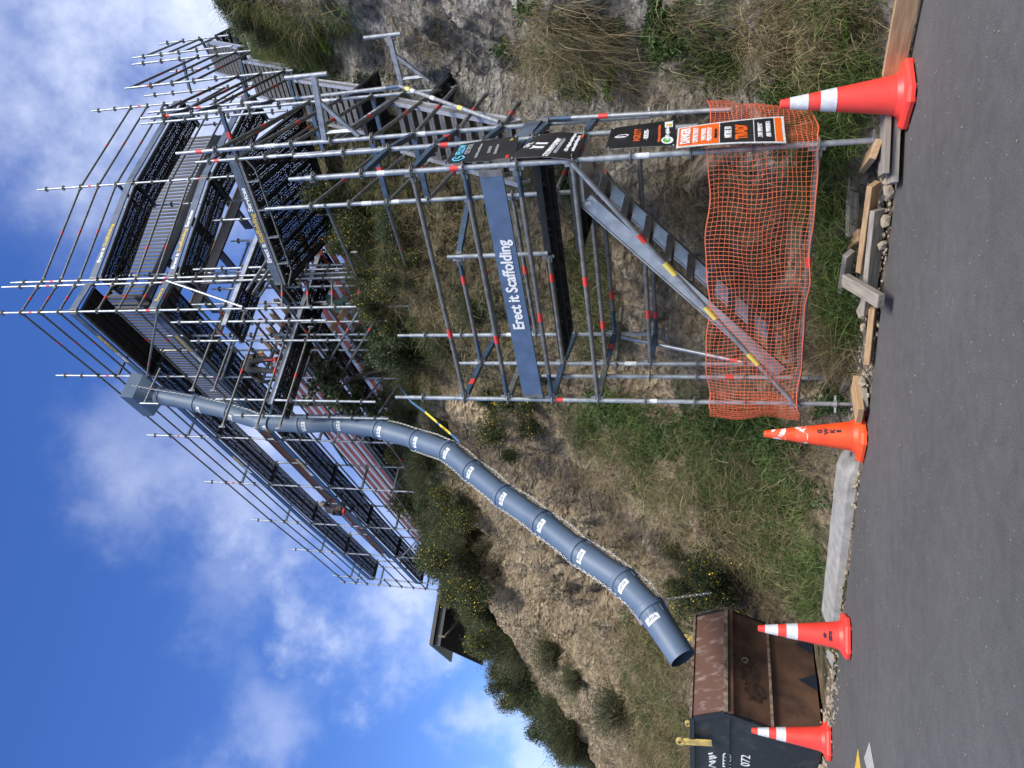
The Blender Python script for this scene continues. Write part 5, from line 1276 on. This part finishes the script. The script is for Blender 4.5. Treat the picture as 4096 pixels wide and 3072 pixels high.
# (X, Y, rx, ry, clumps, blades, Lmin, Lmax, spread, droop)
DRYR = [(1010, 160, 210, 190, 210, 13, .25, .65, .5, .5), (1150, 60, 190, 90, 100, 12, .25, .6, .5, .6), (2230, 150, 190, 130, 150, 14, .25, .6, .45, 1.1), (2350, 250, 200, 150, 110, 10, .2, .45, .5, 1.1), (2150, 320, 130, 100, 70, 12, .2, .5, .45, 1.0), (1800, 120, 250, 120, 60, 8, .12, .3, .5, 1.), (2600, 330, 200, 130, 70, 9, .15, .35, .5, 1.), (2750, 90, 120, 90, 60, 10, .15, .4, .5, 1.),
        (3050, 120, 120, 130, 150, 12, .15, .4, .5, .7), (3230, 150, 190, 160, 320, 12, .15, .38, .5, .6), (3420, 120, 130, 150, 150, 12, .12, .3, .55, .5), (2930, 330, 100, 80, 40, 10, .1, .3, .5, .6),
        (1500, 900, 210, 190, 200, 14, .25, .6, .5, .6), (1650, 1300, 170, 260, 280, 14, .25, .6, .5, .6), (1850, 1050, 170, 200, 130, 12, .2, .5, .5, .7), (1900, 1420, 150, 150, 90, 12, .2, .5, .5, .7), (1780, 700, 200, 160, 110, 12, .2, .5, .5, .7),
        (2430, 1850, 120, 130, 110, 14, .25, .6, .5, .8), (2560, 2050, 160, 220, 240, 13, .2, .5, .55, .7), (2850, 2000, 230, 300, 500, 13, .15, .45, .6, .6), (3080, 2250, 170, 220, 300, 13, .15, .45, .6, .6), (3190, 1950, 80, 260, 160, 12, .12, .35, .6, .5),
        (2680, 2350, 110, 150, 130, 13, .2, .5, .55, .7), (2620, 2750, 130, 300, 420, 14, .3, .6, .55, .6), (2560, 3000, 150, 100, 180, 14, .3, .65, .5, .6), (2720, 3000, 60, 90, 90, 12, .3, .6, .5, .6), (2380, 1250, 130, 200, 90, 12, .2, .45, .5, .7),
        (2700, 900, 160, 250, 110, 12, .2, .5, .5, .9), (2960, 950, 150, 330, 160, 12, .2, .5, .5, .8), (3270, 1300, 80, 170, 90, 14, .15, .4, .6, .5), (3360, 1420, 60, 90, 60, 22, .15, .45, .8, .3), (2060, 900, 200, 320, 90, 10, .15, .4, .5, .8),
        (1720, 2300, 150, 260, 120, 14, .35, .8, .4, .5), (1980, 2130, 100, 130, 50, 12, .2, .45, .5, .7), (2440, 2560, 120, 120, 90, 13, .3, .6, .5, .7), (1640, 150, 170, 120, 60, 10, .15, .4, .5, .9), (2330, 500, 110, 90, 50, 12, .2, .45, .5, .8)]
GRNR = [(1120, 230, 190, 130, 520, 16, .15, .45, .55, .5), (1000, 110, 190, 120, 480, 15, .2, .5, .5, .5), (1280, 90, 150, 100, 200, 12, .12, .35, .55, .6), (2280, 220, 180, 150, 90, 12, .15, .4, .5, .9), (2780, 150, 160, 160, 120, 10, .1, .3, .5, .8), (3250, 330, 160, 90, 170, 14, .12, .35, .5, .6), (3430, 330, 110, 80, 130, 20, .2, .45, .5, .7), (3330, 60, 150, 80, 140, 12, .1, .3, .5, .5), (2900, 300, 120, 80, 60, 12, .1, .3, .5, .6),
        (1450, 1000, 180, 320, 320, 14, .2, .5, .5, .6), (1620, 1500, 150, 260, 250, 14, .2, .5, .5, .6), (2330, 1180, 130, 260, 190, 14, .15, .4, .5, .8), (2450, 1700, 170, 150, 320, 14, .15, .4, .55, .7), (2700, 1850, 200, 220, 420, 13, .12, .35, .6, .6), (2980, 1800, 210, 210, 420, 13, .12, .35, .6, .5),
        (3120, 2100, 150, 260, 420, 14, .12, .35, .6, .5), (3230, 2300, 70, 180, 160, 14, .12, .3, .6, .5), (2600, 2600, 130, 220, 240, 13, .2, .45, .55, .6), (2670, 2950, 90, 160, 170, 13, .2, .45, .55, .6), (3330, 1000, 70, 300, 200, 16, .15, .4, .6, .6), (3230, 760, 90, 130, 90, 14, .15, .35, .5, .6), (3300, 560, 120, 110, 130, 18, .2, .4, .6, .5),
        (2380, 800, 120, 130, 60, 12, .2, .4, .5, .8), (1690, 2000, 160, 200, 150, 14, .3, .6, .45, .5), (2150, 720, 80, 60, 20, 12, .2, .4, .5, .8), (3380, 1250, 60, 140, 90, 14, .2, .45, .6, .5), (2250, 2800, 60, 80, 20, 12, .3, .5, .5, .7)]
grass_object('dry_grass', DRYR, L_DRY, .0062); grass_object('green_grass', GRNR, L_GREEN, .0085)
# low leafy ground cover (ivy and weeds)
IVY = [(2640, 90, 60, 80, 700), (2660, 190, 70, 50, 500), (2100, 30, 30, 50, 120), (1330, 400, 90, 70, 250), (1480, 330, 80, 60, 200), (2010, 190, 40, 40, 120), (2920, 240, 70, 60, 300), (2460, 110, 40, 30, 120), (3300, 300, 120, 60, 350), (1420, 950, 130, 170, 900), (1360, 1300, 80, 130, 700), (1560, 1750, 110, 130, 800), (2420, 1640, 90, 90, 900), (2640, 1760, 120, 120, 800), (2900, 1700, 140, 90, 900), (3080, 1760, 90, 90, 700), (3150, 2000, 120, 140, 900), (3180, 2230, 90, 110, 600), (2790, 2330, 110, 120, 1100), (2660, 2500, 90, 90, 700), (3330, 1600, 60, 60, 400), (2280, 720, 70, 60, 250), (2200, 600, 60, 50, 150), (3180, 350, 120, 90, 600), (3380, 1150, 60, 150, 300), (2330, 330, 70, 70, 250), (1900, 1230, 120, 60, 250), (2560, 2850, 90, 130, 700)]
PO, SZ = [], []
for X, Y, rx, ry, nL in IVY:
    for _ in range(int(nL * 2.3)):
        a = random.uniform(0, 2 * math.pi); r = random.random() ** .6; ka = 1 + .45 * math.sin(3 * a + X) + .25 * math.sin(7 * a + Y); loc, nn = hit(X + rx * r * ka * math.cos(a), Y + ry * r * ka * math.sin(a))
        if loc is None or to_sn(loc)[1] < .15: continue
        PO.append(np.array(loc) + np.array(nn) * random.uniform(0, .07) + rng.normal(size=3) * .02); SZ.append(random.uniform(.018, .042))
V_, F_ = leaves(np.array(PO), np.array(SZ), 1.4); tag(np_mesh('ivy', V_, [F_], L_IVY), kind='stuff', label='low leafy ivy and weeds creeping over the bank', cat='ivy')

def shrub(name, kind, seed, label, cat='shrub', group=None):
    global rng
    rng = np.random.default_rng(seed); root = thing(name, (0, 0, 0), label, cat, group)
    if kind == 'broom':
        n = 1300; base_ = rng.normal(size=(n, 3)) * np.array([.16, .16, .05]); out_ = unit(np.concatenate([rng.normal(size=(n, 2)) * .75, np.abs(rng.normal(size=(n, 1))) * .35 + .55], 1))
        L = rng.uniform(.35, 1.05, n); V_, F_ = blades(base_, out_, L, rng.uniform(.008, .017, n), rng.uniform(.05, .45, n)); np_mesh('foliage', V_, [F_], L_BROOM, root)
        tips = base_ + out_ * (L * rng.uniform(.4, .95, n))[:, None]; tips = np.repeat(tips, 2, 0) + rng.normal(size=(2 * n, 3)) * .05
        V_, F_ = leaves(tips, rng.uniform(.010, .022, 2 * n), 3.2, .8); np_mesh('leaf_sprays', V_, [F_], L_DARK, root)
    elif kind in ('gorse', 'leafy'):
        blobs = [(rng.normal(size=3) * np.array([.48, .48, .30]) + np.array([0, 0, .35]), rng.uniform(.18, .38)) for _ in range(11)]
        P_ = []
        for c, r in blobs:
            k = int(2300 * r * r / .1); q = unit(rng.normal(size=(k, 3))) * (r * (.45 + .75 * rng.random((k, 1)) ** 1.4)) * np.array([1, 1, 1.15]); P_.append(c + q)
        P_ = np.concatenate(P_); V_, F_ = leaves(P_, rng.uniform(.012, .030, len(P_)) * (1.15 if kind == 'leafy' else 1), 3.0 if kind == 'gorse' else 2.2, .6); np_mesh('foliage', V_, [F_], L_DARK if kind == 'gorse' else L_TREE, root)
        sp = MB(); rr = random.Random(seed)
        for c, r in blobs: sp.tube((rr.uniform(-.05, .05), rr.uniform(-.05, .05), -.1), tuple(c), .014, BARK, 6, .004)
        sp.build('stems', root)
        n = 420; out_ = unit(rng.normal(size=(n, 3)) + np.array([0, 0, .6])); V_, F_ = blades(np.array([0, 0, .2]) + out_ * rng.uniform(.2, .5, (n, 1)), out_, rng.uniform(.15, .5, n), rng.uniform(.008, .016, n), rng.uniform(0, .2, n)); np_mesh('shoots', V_, [F_], L_BROOM, root)
        if kind == 'gorse':
            sel = P_[rng.random(len(P_)) < .05] * 1.04 + rng.normal(size=3) * .01; V_, F_ = leaves(sel, rng.uniform(.020, .034, len(sel)), 1.1, .3); np_mesh('flowers', V_, [F_], FLOWER, root)
    return root
BROOM_G = 'broom shrubs along the cliff top'
protoA = shrub('broom_shrub', 'broom', 11, 'feathery dark green broom shrub growing in the row along the cliff top', 'shrub', BROOM_G)
protoB = shrub('leafy_shrub', 'leafy', 12, 'dense dark leafy shrub growing in the row along the cliff top', 'shrub', 'leafy shrubs along the cliff top')
protoC = shrub('gorse_bush', 'gorse', 13, 'dark gorse bush dotted with yellow flowers on the cliff top edge', 'gorse', 'gorse bushes along the cliff top')
used = set()
def put_plant(proto, loc, s, rz, label=None, group=None, tiltv=None, sz=1.):
    if proto not in used: o = proto; used.add(proto)
    else: o = copy_tree(proto)
    o.location = loc; o.scale = (s, s, s * sz)
    o.rotation_euler = (tiltv[0], tiltv[1], rz) if tiltv else (0, 0, rz)
    if label:
        o['label'] = label
        if group: o['group'] = group
        elif 'group' in o: del o['group']
    return o
prs = random.Random(5)
# single plants with a place of their own (first, so that the prototypes keep their own row label)
rowpts = []
for i in range(290):
    s = prs.uniform(5.5, 27) if i < 190 else prs.uniform(20, 34)
    prof = interp_profile(s); zm = prof[:, 1]; ntop = np.interp(.80 * zm[int(NT * .62)], prof[:, 1], prof[:, 0]); n_ = ntop + prs.uniform(-1.2, 2.2)
    if s < 11: n_ += .5
    if i >= 190: n_ = ntop + prs.uniform(-3.2, 1.5)
    p = sn(s, n_); z = drop(p.x, p.y); rowpts.append((s, n_, Vector((p.x, p.y, z - .08))))
for s, n_, p in rowpts:
    r = prs.random(); pr = protoA if r < .72 else (protoB if r < .86 else protoC)
    if s < 13: sc_ = prs.uniform(.55, .95)
    else: sc_ = prs.uniform(.8, 1.35)
    if s > 23: sc_ *= .62 if s < 27 else .5
    v_ = p - CAM; Xp = 2048 - F_PX * v_.dot(UP) / v_.dot(FW); Yp = 1536 - F_PX * v_.dot(RT) / v_.dot(FW)
    if Xp - 90 < 1850 and 2230 < Yp < 2640: 
        if Xp < 1840: continue
        sc_ *= .6
    put_plant(pr, p, sc_, prs.uniform(0, 6.28))
def at_hit(X, Y, back=.05):
    loc, nn = hit(X, Y); return loc - nn * back, nn
SINGLES = [(protoC, 2110, 1640, .72, 'gorse bush with yellow flowers left of the tower, beside the blue toe board'),
           (protoC, 2960, 2330, .85, 'yellow flowered gorse bush on the verge right of the skip'), (protoC, 2790, 2270, .42, 'small yellow flowered gorse sprig higher up the verge right of the skip'),
           (protoC, 1690, 1090, .55, 'dark gorse bush with few flowers behind the upper bays of the tower'), (protoC, 1960, 1600, .26, 'rounded green bush against the rock beside the top of the tower'),
           (protoA, 1800, 1370, .75, 'drooping dark broom shrub behind the upper left of the tower'), (protoA, 1900, 1240, .5, 'smaller drooping broom shrub behind the middle of the tower'),
           (protoA, 2230, 2620, 1.0, 'spiky dark green broom shrub alone on the bare tan rock face'), (protoA, 2310, 2720, .7, 'smaller spiky broom just below the lone shrub on the tan face'), (protoA, 2490, 2830, 1.1, 'large drooping broom shrub on the rock face above the skip'),
           (protoC, 1470, 860, .8, 'dark gorse bush in the shade under the right half of the loading deck'), (protoA, 1480, 1080, .8, 'dark broom shrub below the left corner of the loading deck'), (protoC, 1560, 1230, .6, 'dark gorse bush between the corner standards and the tower'), (protoB, 1620, 960, .6, 'dark leafy shrub behind the top of the left tower bays'), (protoB, 1380, 950, .55, 'bright leafy shrub under the loading deck'), (protoB, 1580, 1620, .4, 'leafy shrub on the bank just right of the chute below the small tree'),
           (protoB, 1560, 1830, .7, 'dark leafy shrub right behind the middle of the chute'), (protoA, 1680, 1880, .8, 'broom shrub at the cliff edge just behind the chute'), (protoB, 1010, 60, .5, 'dark leafy shrub in the long grass at the top right'), (protoB, 930, 130, .35, 'small dark shrub on the skyline at the top right'),
           (protoC, 1560, 2000, .6, 'gorse bush at the cliff edge under the left wing of the scaffold'), (protoA, 1610, 2130, .9, 'tall broom shrub at the cliff edge below the far scaffold bays'),
           (protoB, 1340, 800, .6, 'leafy shrub beneath the right end of the loading deck'), (protoA, 1300, 1020, .6, 'broom shrub in shade beneath the back of the loading deck')]
for pr, X, Y, s, lb_ in SINGLES:
    h_ = hit(X, Y)
    if h_[0] is None: continue
    put_plant(pr, h_[0] - h_[1] * .05, s, prs.uniform(0, 6.28), lb_, tiltv=(prs.uniform(-.2, .2), prs.uniform(-.2, .2)))
# ferns
def fern(X, Y, s, label):
    loc, nn = hit(X, Y)
    if loc is None: return
    root = thing('fern', loc, label, 'fern'); rr = random.Random(int(X))
    for k in range(7):
        a = rr.uniform(0, 6.28); d = (nn * .7 + Vector((math.cos(a), math.sin(a), .35)) * .75).normalized(); side = d.cross(Vector((0, 0, 1))).normalized(); mb = MB(); L = s * rr.uniform(.6, 1.1); n = 11
        for j in range(1, n + 1):
            t = j / n; c = loc + d * (L * t) + Vector((0, 0, -L * .45 * t * t)); w = L * .30 * math.sin(math.pi * min(1, t * .95 + .08)) 
            for sg in (-1, 1):
                e = (side * sg + d * .5).normalized(); mb.add([c - d * .004, c + e * w * .5 + d * .012 * s / .3, c + e * w + Vector((0, 0, -w * .2)), c + e * w * .5 - d * .016 * s / .3], [(0, 1, 2, 3)], L_FERN)
        mb.build('frond', root)
fern(1290, 130, .45, 'bright green fern at the top right among long grass'); fern(2440, 320, .33, 'bright green fern frond by the rock right of the signs'); fern(1345, 1010, .5, 'bright green fern below the loading deck'); fern(1700, 1360, .5, 'pale green fern under the broom shrub behind the tower'); fern(1420, 1570, .4, 'green fern beside the small tree'); fern(1330, 560, .35, 'small green fern beside the stair under the loading deck'); fern(3370, 110, .32, 'broad leaved green weed in the grass above the right retaining board'); fern(1640, 760, .3, 'small fern behind the right standards of the tower')
# small tree in front of the pink wall
rng = np.random.default_rng(4)
tb = aty(1495, 1470, 15.3); tb.z = drop(tb.x, tb.y) - .05; tcn_ = aty(1335, 1560, 15.2)
tree = thing('small_tree', tb, 'small dark leafy tree in front of the pink house wall beside the chute', 'tree')
mb = MB(); t1_ = aty(1440, 1500, 15.3); t2_ = aty(1390, 1530, 15.25); mb.path([tb, tb.lerp(t1_, .5) + Vector((.05, 0, 0)), t1_, t2_, tcn_], [.05, .045, .04, .03, .015], BARK, 8)
for k in range(9):
    e = tcn_ + Vector((random.uniform(-.65, .65), random.uniform(-.5, .5), random.uniform(-.5, .65))); mb.tube(t2_.lerp(tcn_, random.random()), e, .016, BARK, 6, .004)
mb.build('trunk', tree)
cl = [np.array(tcn_) + rng.normal(size=3) * np.array([.38, .32, .33]) for _ in range(26)]
P_ = np.concatenate([c + unit(rng.normal(size=(85, 3))) * rng.uniform(.03, .2, (85, 1)) for c in cl]); V_, F_ = leaves(P_, rng.uniform(.05, .085, len(P_)), 1.7, .1); np_mesh('crown', V_, [F_], L_TREE, tree)
# shade cloth scrap
mb = MB(); c = aty(1345, 1215, 14.6); vs = [c + Vector((i * .06 - .15 + .05 * math.sin(j * 1.3), .07 * math.sin(i * 2 + j), .22 - j * .075 + .05 * math.sin(i * 1.7))) for j in range(7) for i in range(6)]
mb.add(vs, [(j * 6 + i, j * 6 + i + 1, j * 6 + i + 7, j * 6 + i + 6) for j in range(6) for i in range(5)], TARP, True); tag(mb.build('shade_cloth', origin=c), 'crumpled dark green shade cloth behind the scaffold corner', 'cloth')

# ------------------------------------------------------------------ loose stones
def rock(c, r, seed, mb, mt=STONE):
    rr = random.Random(seed); bm = bmesh.new(); bmesh.ops.create_icosphere(bm, subdivisions=1, radius=1)
    sc_ = (rr.uniform(.7, 1.4), rr.uniform(.6, 1.1), rr.uniform(.45, .8)); rot = Matrix.Rotation(rr.uniform(0, 6.28), 3, 'Z') @ Matrix.Rotation(rr.uniform(-.4, .4), 3, 'X')
    vs = [Vector(c) + rot @ Vector((v.co.x * sc_[0], v.co.y * sc_[1], v.co.z * sc_[2])) * r * rr.uniform(.72, 1.12) for v in bm.verts]
    mb.add(vs, [tuple(v.index for v in f.verts) for f in bm.faces], mt); bm.free()
mb = MB()
for k in range(900):
    s = random.choice([random.uniform(-1.2, 4.3), random.uniform(-1.2, 4.3), random.uniform(4.2, 11), random.uniform(7, 10)]); n_ = abs(random.gauss(0, .12)) if s > 4.2 else random.uniform(0, .42)
    if s > 6.6 and random.random() < .3: n_ = -abs(random.gauss(0, .15))
    r = min(.04, random.uniform(.006, .015) * (1 + abs(random.gauss(0, .8)))); p = sn(s, n_, r * .3 + max(0, n_) * .14); rock(p, r, k, mb)
for k in range(170):
    p = sn(random.uniform(-1, 10), -abs(random.gauss(0, 1.3)), .004); rock(p, random.uniform(.003, .009), 5000 + k, mb)
tag(mb.build('rubble'), kind='stuff', label='small stones and gravel strewn along the road edge', cat='gravel')
for k in range(34):
    s = random.choice([random.uniform(-1, 3.9), random.uniform(1.2, 3.2), random.uniform(6.5, 9.5)]); n_ = random.uniform(.06, .45) if s < 4 else random.uniform(-.05, .12); r = random.uniform(.035, .075); p = sn(s, n_, r * .35 + n_ * .15); mb = MB(); rock((0, 0, 0), r, 900 + k, mb); o = mb.build('rock'); o.location = p
    tag(o, 'loose angular rock lying in the rubble along the road edge', 'rock', 'loose rocks along the road edge')

# ------------------------------------------------------------------ workers
def person(loc, joints, label, face, up_h=1.0):
    """joints: name -> (right, forward, up, radius); face = forward direction in plan"""
    f = Vector((face[0], face[1], 0)).normalized(); r = Vector((f.y, -f.x, 0)); root = thing('person', loc, label, 'person')
    W = lambda q: Vector(loc) + r * q[0] + f * q[1] + Vector((0, 0, q[2]))
    chains = [('pelvis', 'waist', 'chest', 'neck', 'head', 'crown')] + [('chest', 'sh' + s, 'el' + s, 'wr' + s, 'hd' + s) for s in 'lr'] + [('pelvis', 'hip' + s, 'kn' + s, 'an' + s, 'toe' + s) for s in 'lr']
    names_ = list(joints); me = bpy.data.meshes.new('body'); ed = set()
    for c in chains:
        for a, b in zip(c[:-1], c[1:]): ed.add((names_.index(a), names_.index(b)))
    me.from_pydata([W(joints[n]) for n in names_], list(ed), []); ob = bpy.data.objects.new('body', me); col.objects.link(ob)
    sk = ob.modifiers.new('skin', 'SKIN'); sk.use_smooth_shade = True
    for i, n in enumerate(names_):
        q = joints[n][3]; me.skin_vertices[0].data[i].radius = (q, q); me.skin_vertices[0].data[i].use_root = n == 'pelvis'
    ss_ = ob.modifiers.new('sub', 'SUBSURF'); ss_.levels = 2; ss_.render_levels = 2
    me.materials.append(CLOTH); set_parent(ob, root)
    hd = W(joints['head']); cr = W(joints['crown']); ax_ = (cr - hd).normalized()
    mb = MB(); q = ax_.to_track_quat('Z', 'Y').to_matrix(); b0 = len(mb.v)
    mb.lathe([(.0, -.13), (.045, -.115), (.07, -.06), (.08, .0), (.078, .05)], SKIN, 16); mb.v[b0:] = [tuple(hd + q @ Vector(v)) for v in mb.v[b0:]]; mb.build('face', root)
    mb = MB(); mb.lathe([(.092, .0), (.095, .04), (.085, .09), (.05, .125), (0, .135)], CAPM, 16); mb.v = [tuple(hd + q @ Vector(v)) for v in mb.v]; brim = hd + ax_ * .02 + f * .12; mb.bar(hd + ax_ * .03, brim, .13, .012, CAPM); mb.build('cap', root)
    for s in 'lr':
        h0 = W(joints['wr' + s]); h1 = W(joints['hd' + s]); dd_ = (h1 - h0).normalized(); sd = dd_.cross(Vector((0, 0, 1))).normalized(); mb = MB()
        mb.bar(h0 + dd_ * .03, h0 + dd_ * .11, .075, .028, SKIN)
        for k in range(4): a = h0 + dd_ * .10 + sd * (.027 - .018 * k); b = a + dd_ * (.045 - .005 * abs(k - 1)) + Vector((0, 0, -.012)); mb.tube(a, b, .0085, SKIN, 8); mb.tube(b, b + dd_ * .025 + Vector((0, 0, -.022)), .0078, SKIN, 8)
        a = h0 + dd_ * .05 + sd * .035; mb.tube(a, a + dd_ * .05 + sd * .03, .010, SKIN, 8); mb.build('hand', root)
        b = W(joints['an' + s]); t = W(joints['toe' + s]); mb = MB(); mb.bar(b - (t - b).normalized() * .06 + Vector((0, 0, -.03)), t + (t - b).normalized() * .04, .095, .075, REDC if s == 'r' else BARK); mb.build('boot', root)
    mb = MB(); k_ = W(joints['knr']); a_ = W(joints['anr']); mb.bar(k_.lerp(a_, .25) - f * .07, k_.lerp(a_, .95) - f * .07, .02, .012, REDC, up=f); mb.build('trouser_stripe', root)
    mb = MB(); p_ = W(joints['pelvis']); w_ = W(joints['waist']); mb.tube(p_.lerp(w_, .55), p_.lerp(w_, .8), joints['waist'][3] * 1.12, BARK, 16); mb.bar(p_ + r * .2 + Vector((0, 0, -.02)), p_ + r * .2 + Vector((0, 0, -.20)), .09, .12, BARK, up=f); mb.build('tool_belt', root)
    return root
W1 = atz(1122, 1462, KZ(12) + .05)
person(W1, {'pelvis': (0, 0, .82, .125), 'waist': (-.02, .12, .92, .12), 'chest': (-.16, .34, .96, .135), 'neck': (-.27, .46, .95, .055), 'head': (-.34, .52, .93, .07), 'crown': (-.44, .58, .92, .055),
            'shl': (-.30, .34, .92, .06), 'ell': (-.44, .36, .72, .045), 'wrl': (-.42, .46, .52, .034), 'hdl': (-.41, .52, .44, .03), 'shr': (0, .42, .95, .06), 'elr': (.08, .52, .74, .045), 'wrr': (.04, .62, .55, .034), 'hdr': (.02, .67, .47, .03),
            'hipl': (-.09, 0, .76, .10), 'knl': (-.12, .05, .44, .07), 'anl': (-.13, -.03, .09, .05), 'toel': (-.14, .13, .04, .04), 'hipr': (.09, 0, .76, .10), 'knr': (.12, .04, .44, .07), 'anr': (.14, -.04, .09, .05), 'toer': (.15, .12, .04, .04)},
       'worker in dark trousers and grey cap bending over on the lower scaffold deck', (.2, 1))
W2 = atz(1390, 2052, KZ(8) + .04)
person(W2, {'pelvis': (0, 0, .34, .13), 'waist': (0, .07, .50, .125), 'chest': (0, .17, .72, .14), 'neck': (0, .25, .88, .055), 'head': (0, .30, .98, .07), 'crown': (0, .33, 1.09, .055),
            'shl': (-.19, .17, .80, .06), 'ell': (-.30, .32, .60, .045), 'wrl': (-.24, .50, .48, .034), 'hdl': (-.22, .57, .44, .03), 'shr': (.19, .17, .80, .06), 'elr': (.30, .30, .58, .045), 'wrr': (.24, .48, .45, .034), 'hdr': (.22, .55, .41, .03),
            'hipl': (-.11, .03, .32, .10), 'knl': (-.20, .42, .38, .07), 'anl': (-.17, .22, .09, .05), 'toel': (-.18, .38, .04, .04), 'hipr': (.11, .03, .32, .10), 'knr': (.20, .36, .14, .07), 'anr': (.16, .0, .09, .05), 'toer': (.15, -.12, .05, .04)},
       'worker in black crouching between the two far decks of the scaffold', (.6, .8))
bpy.context.view_layer.update()
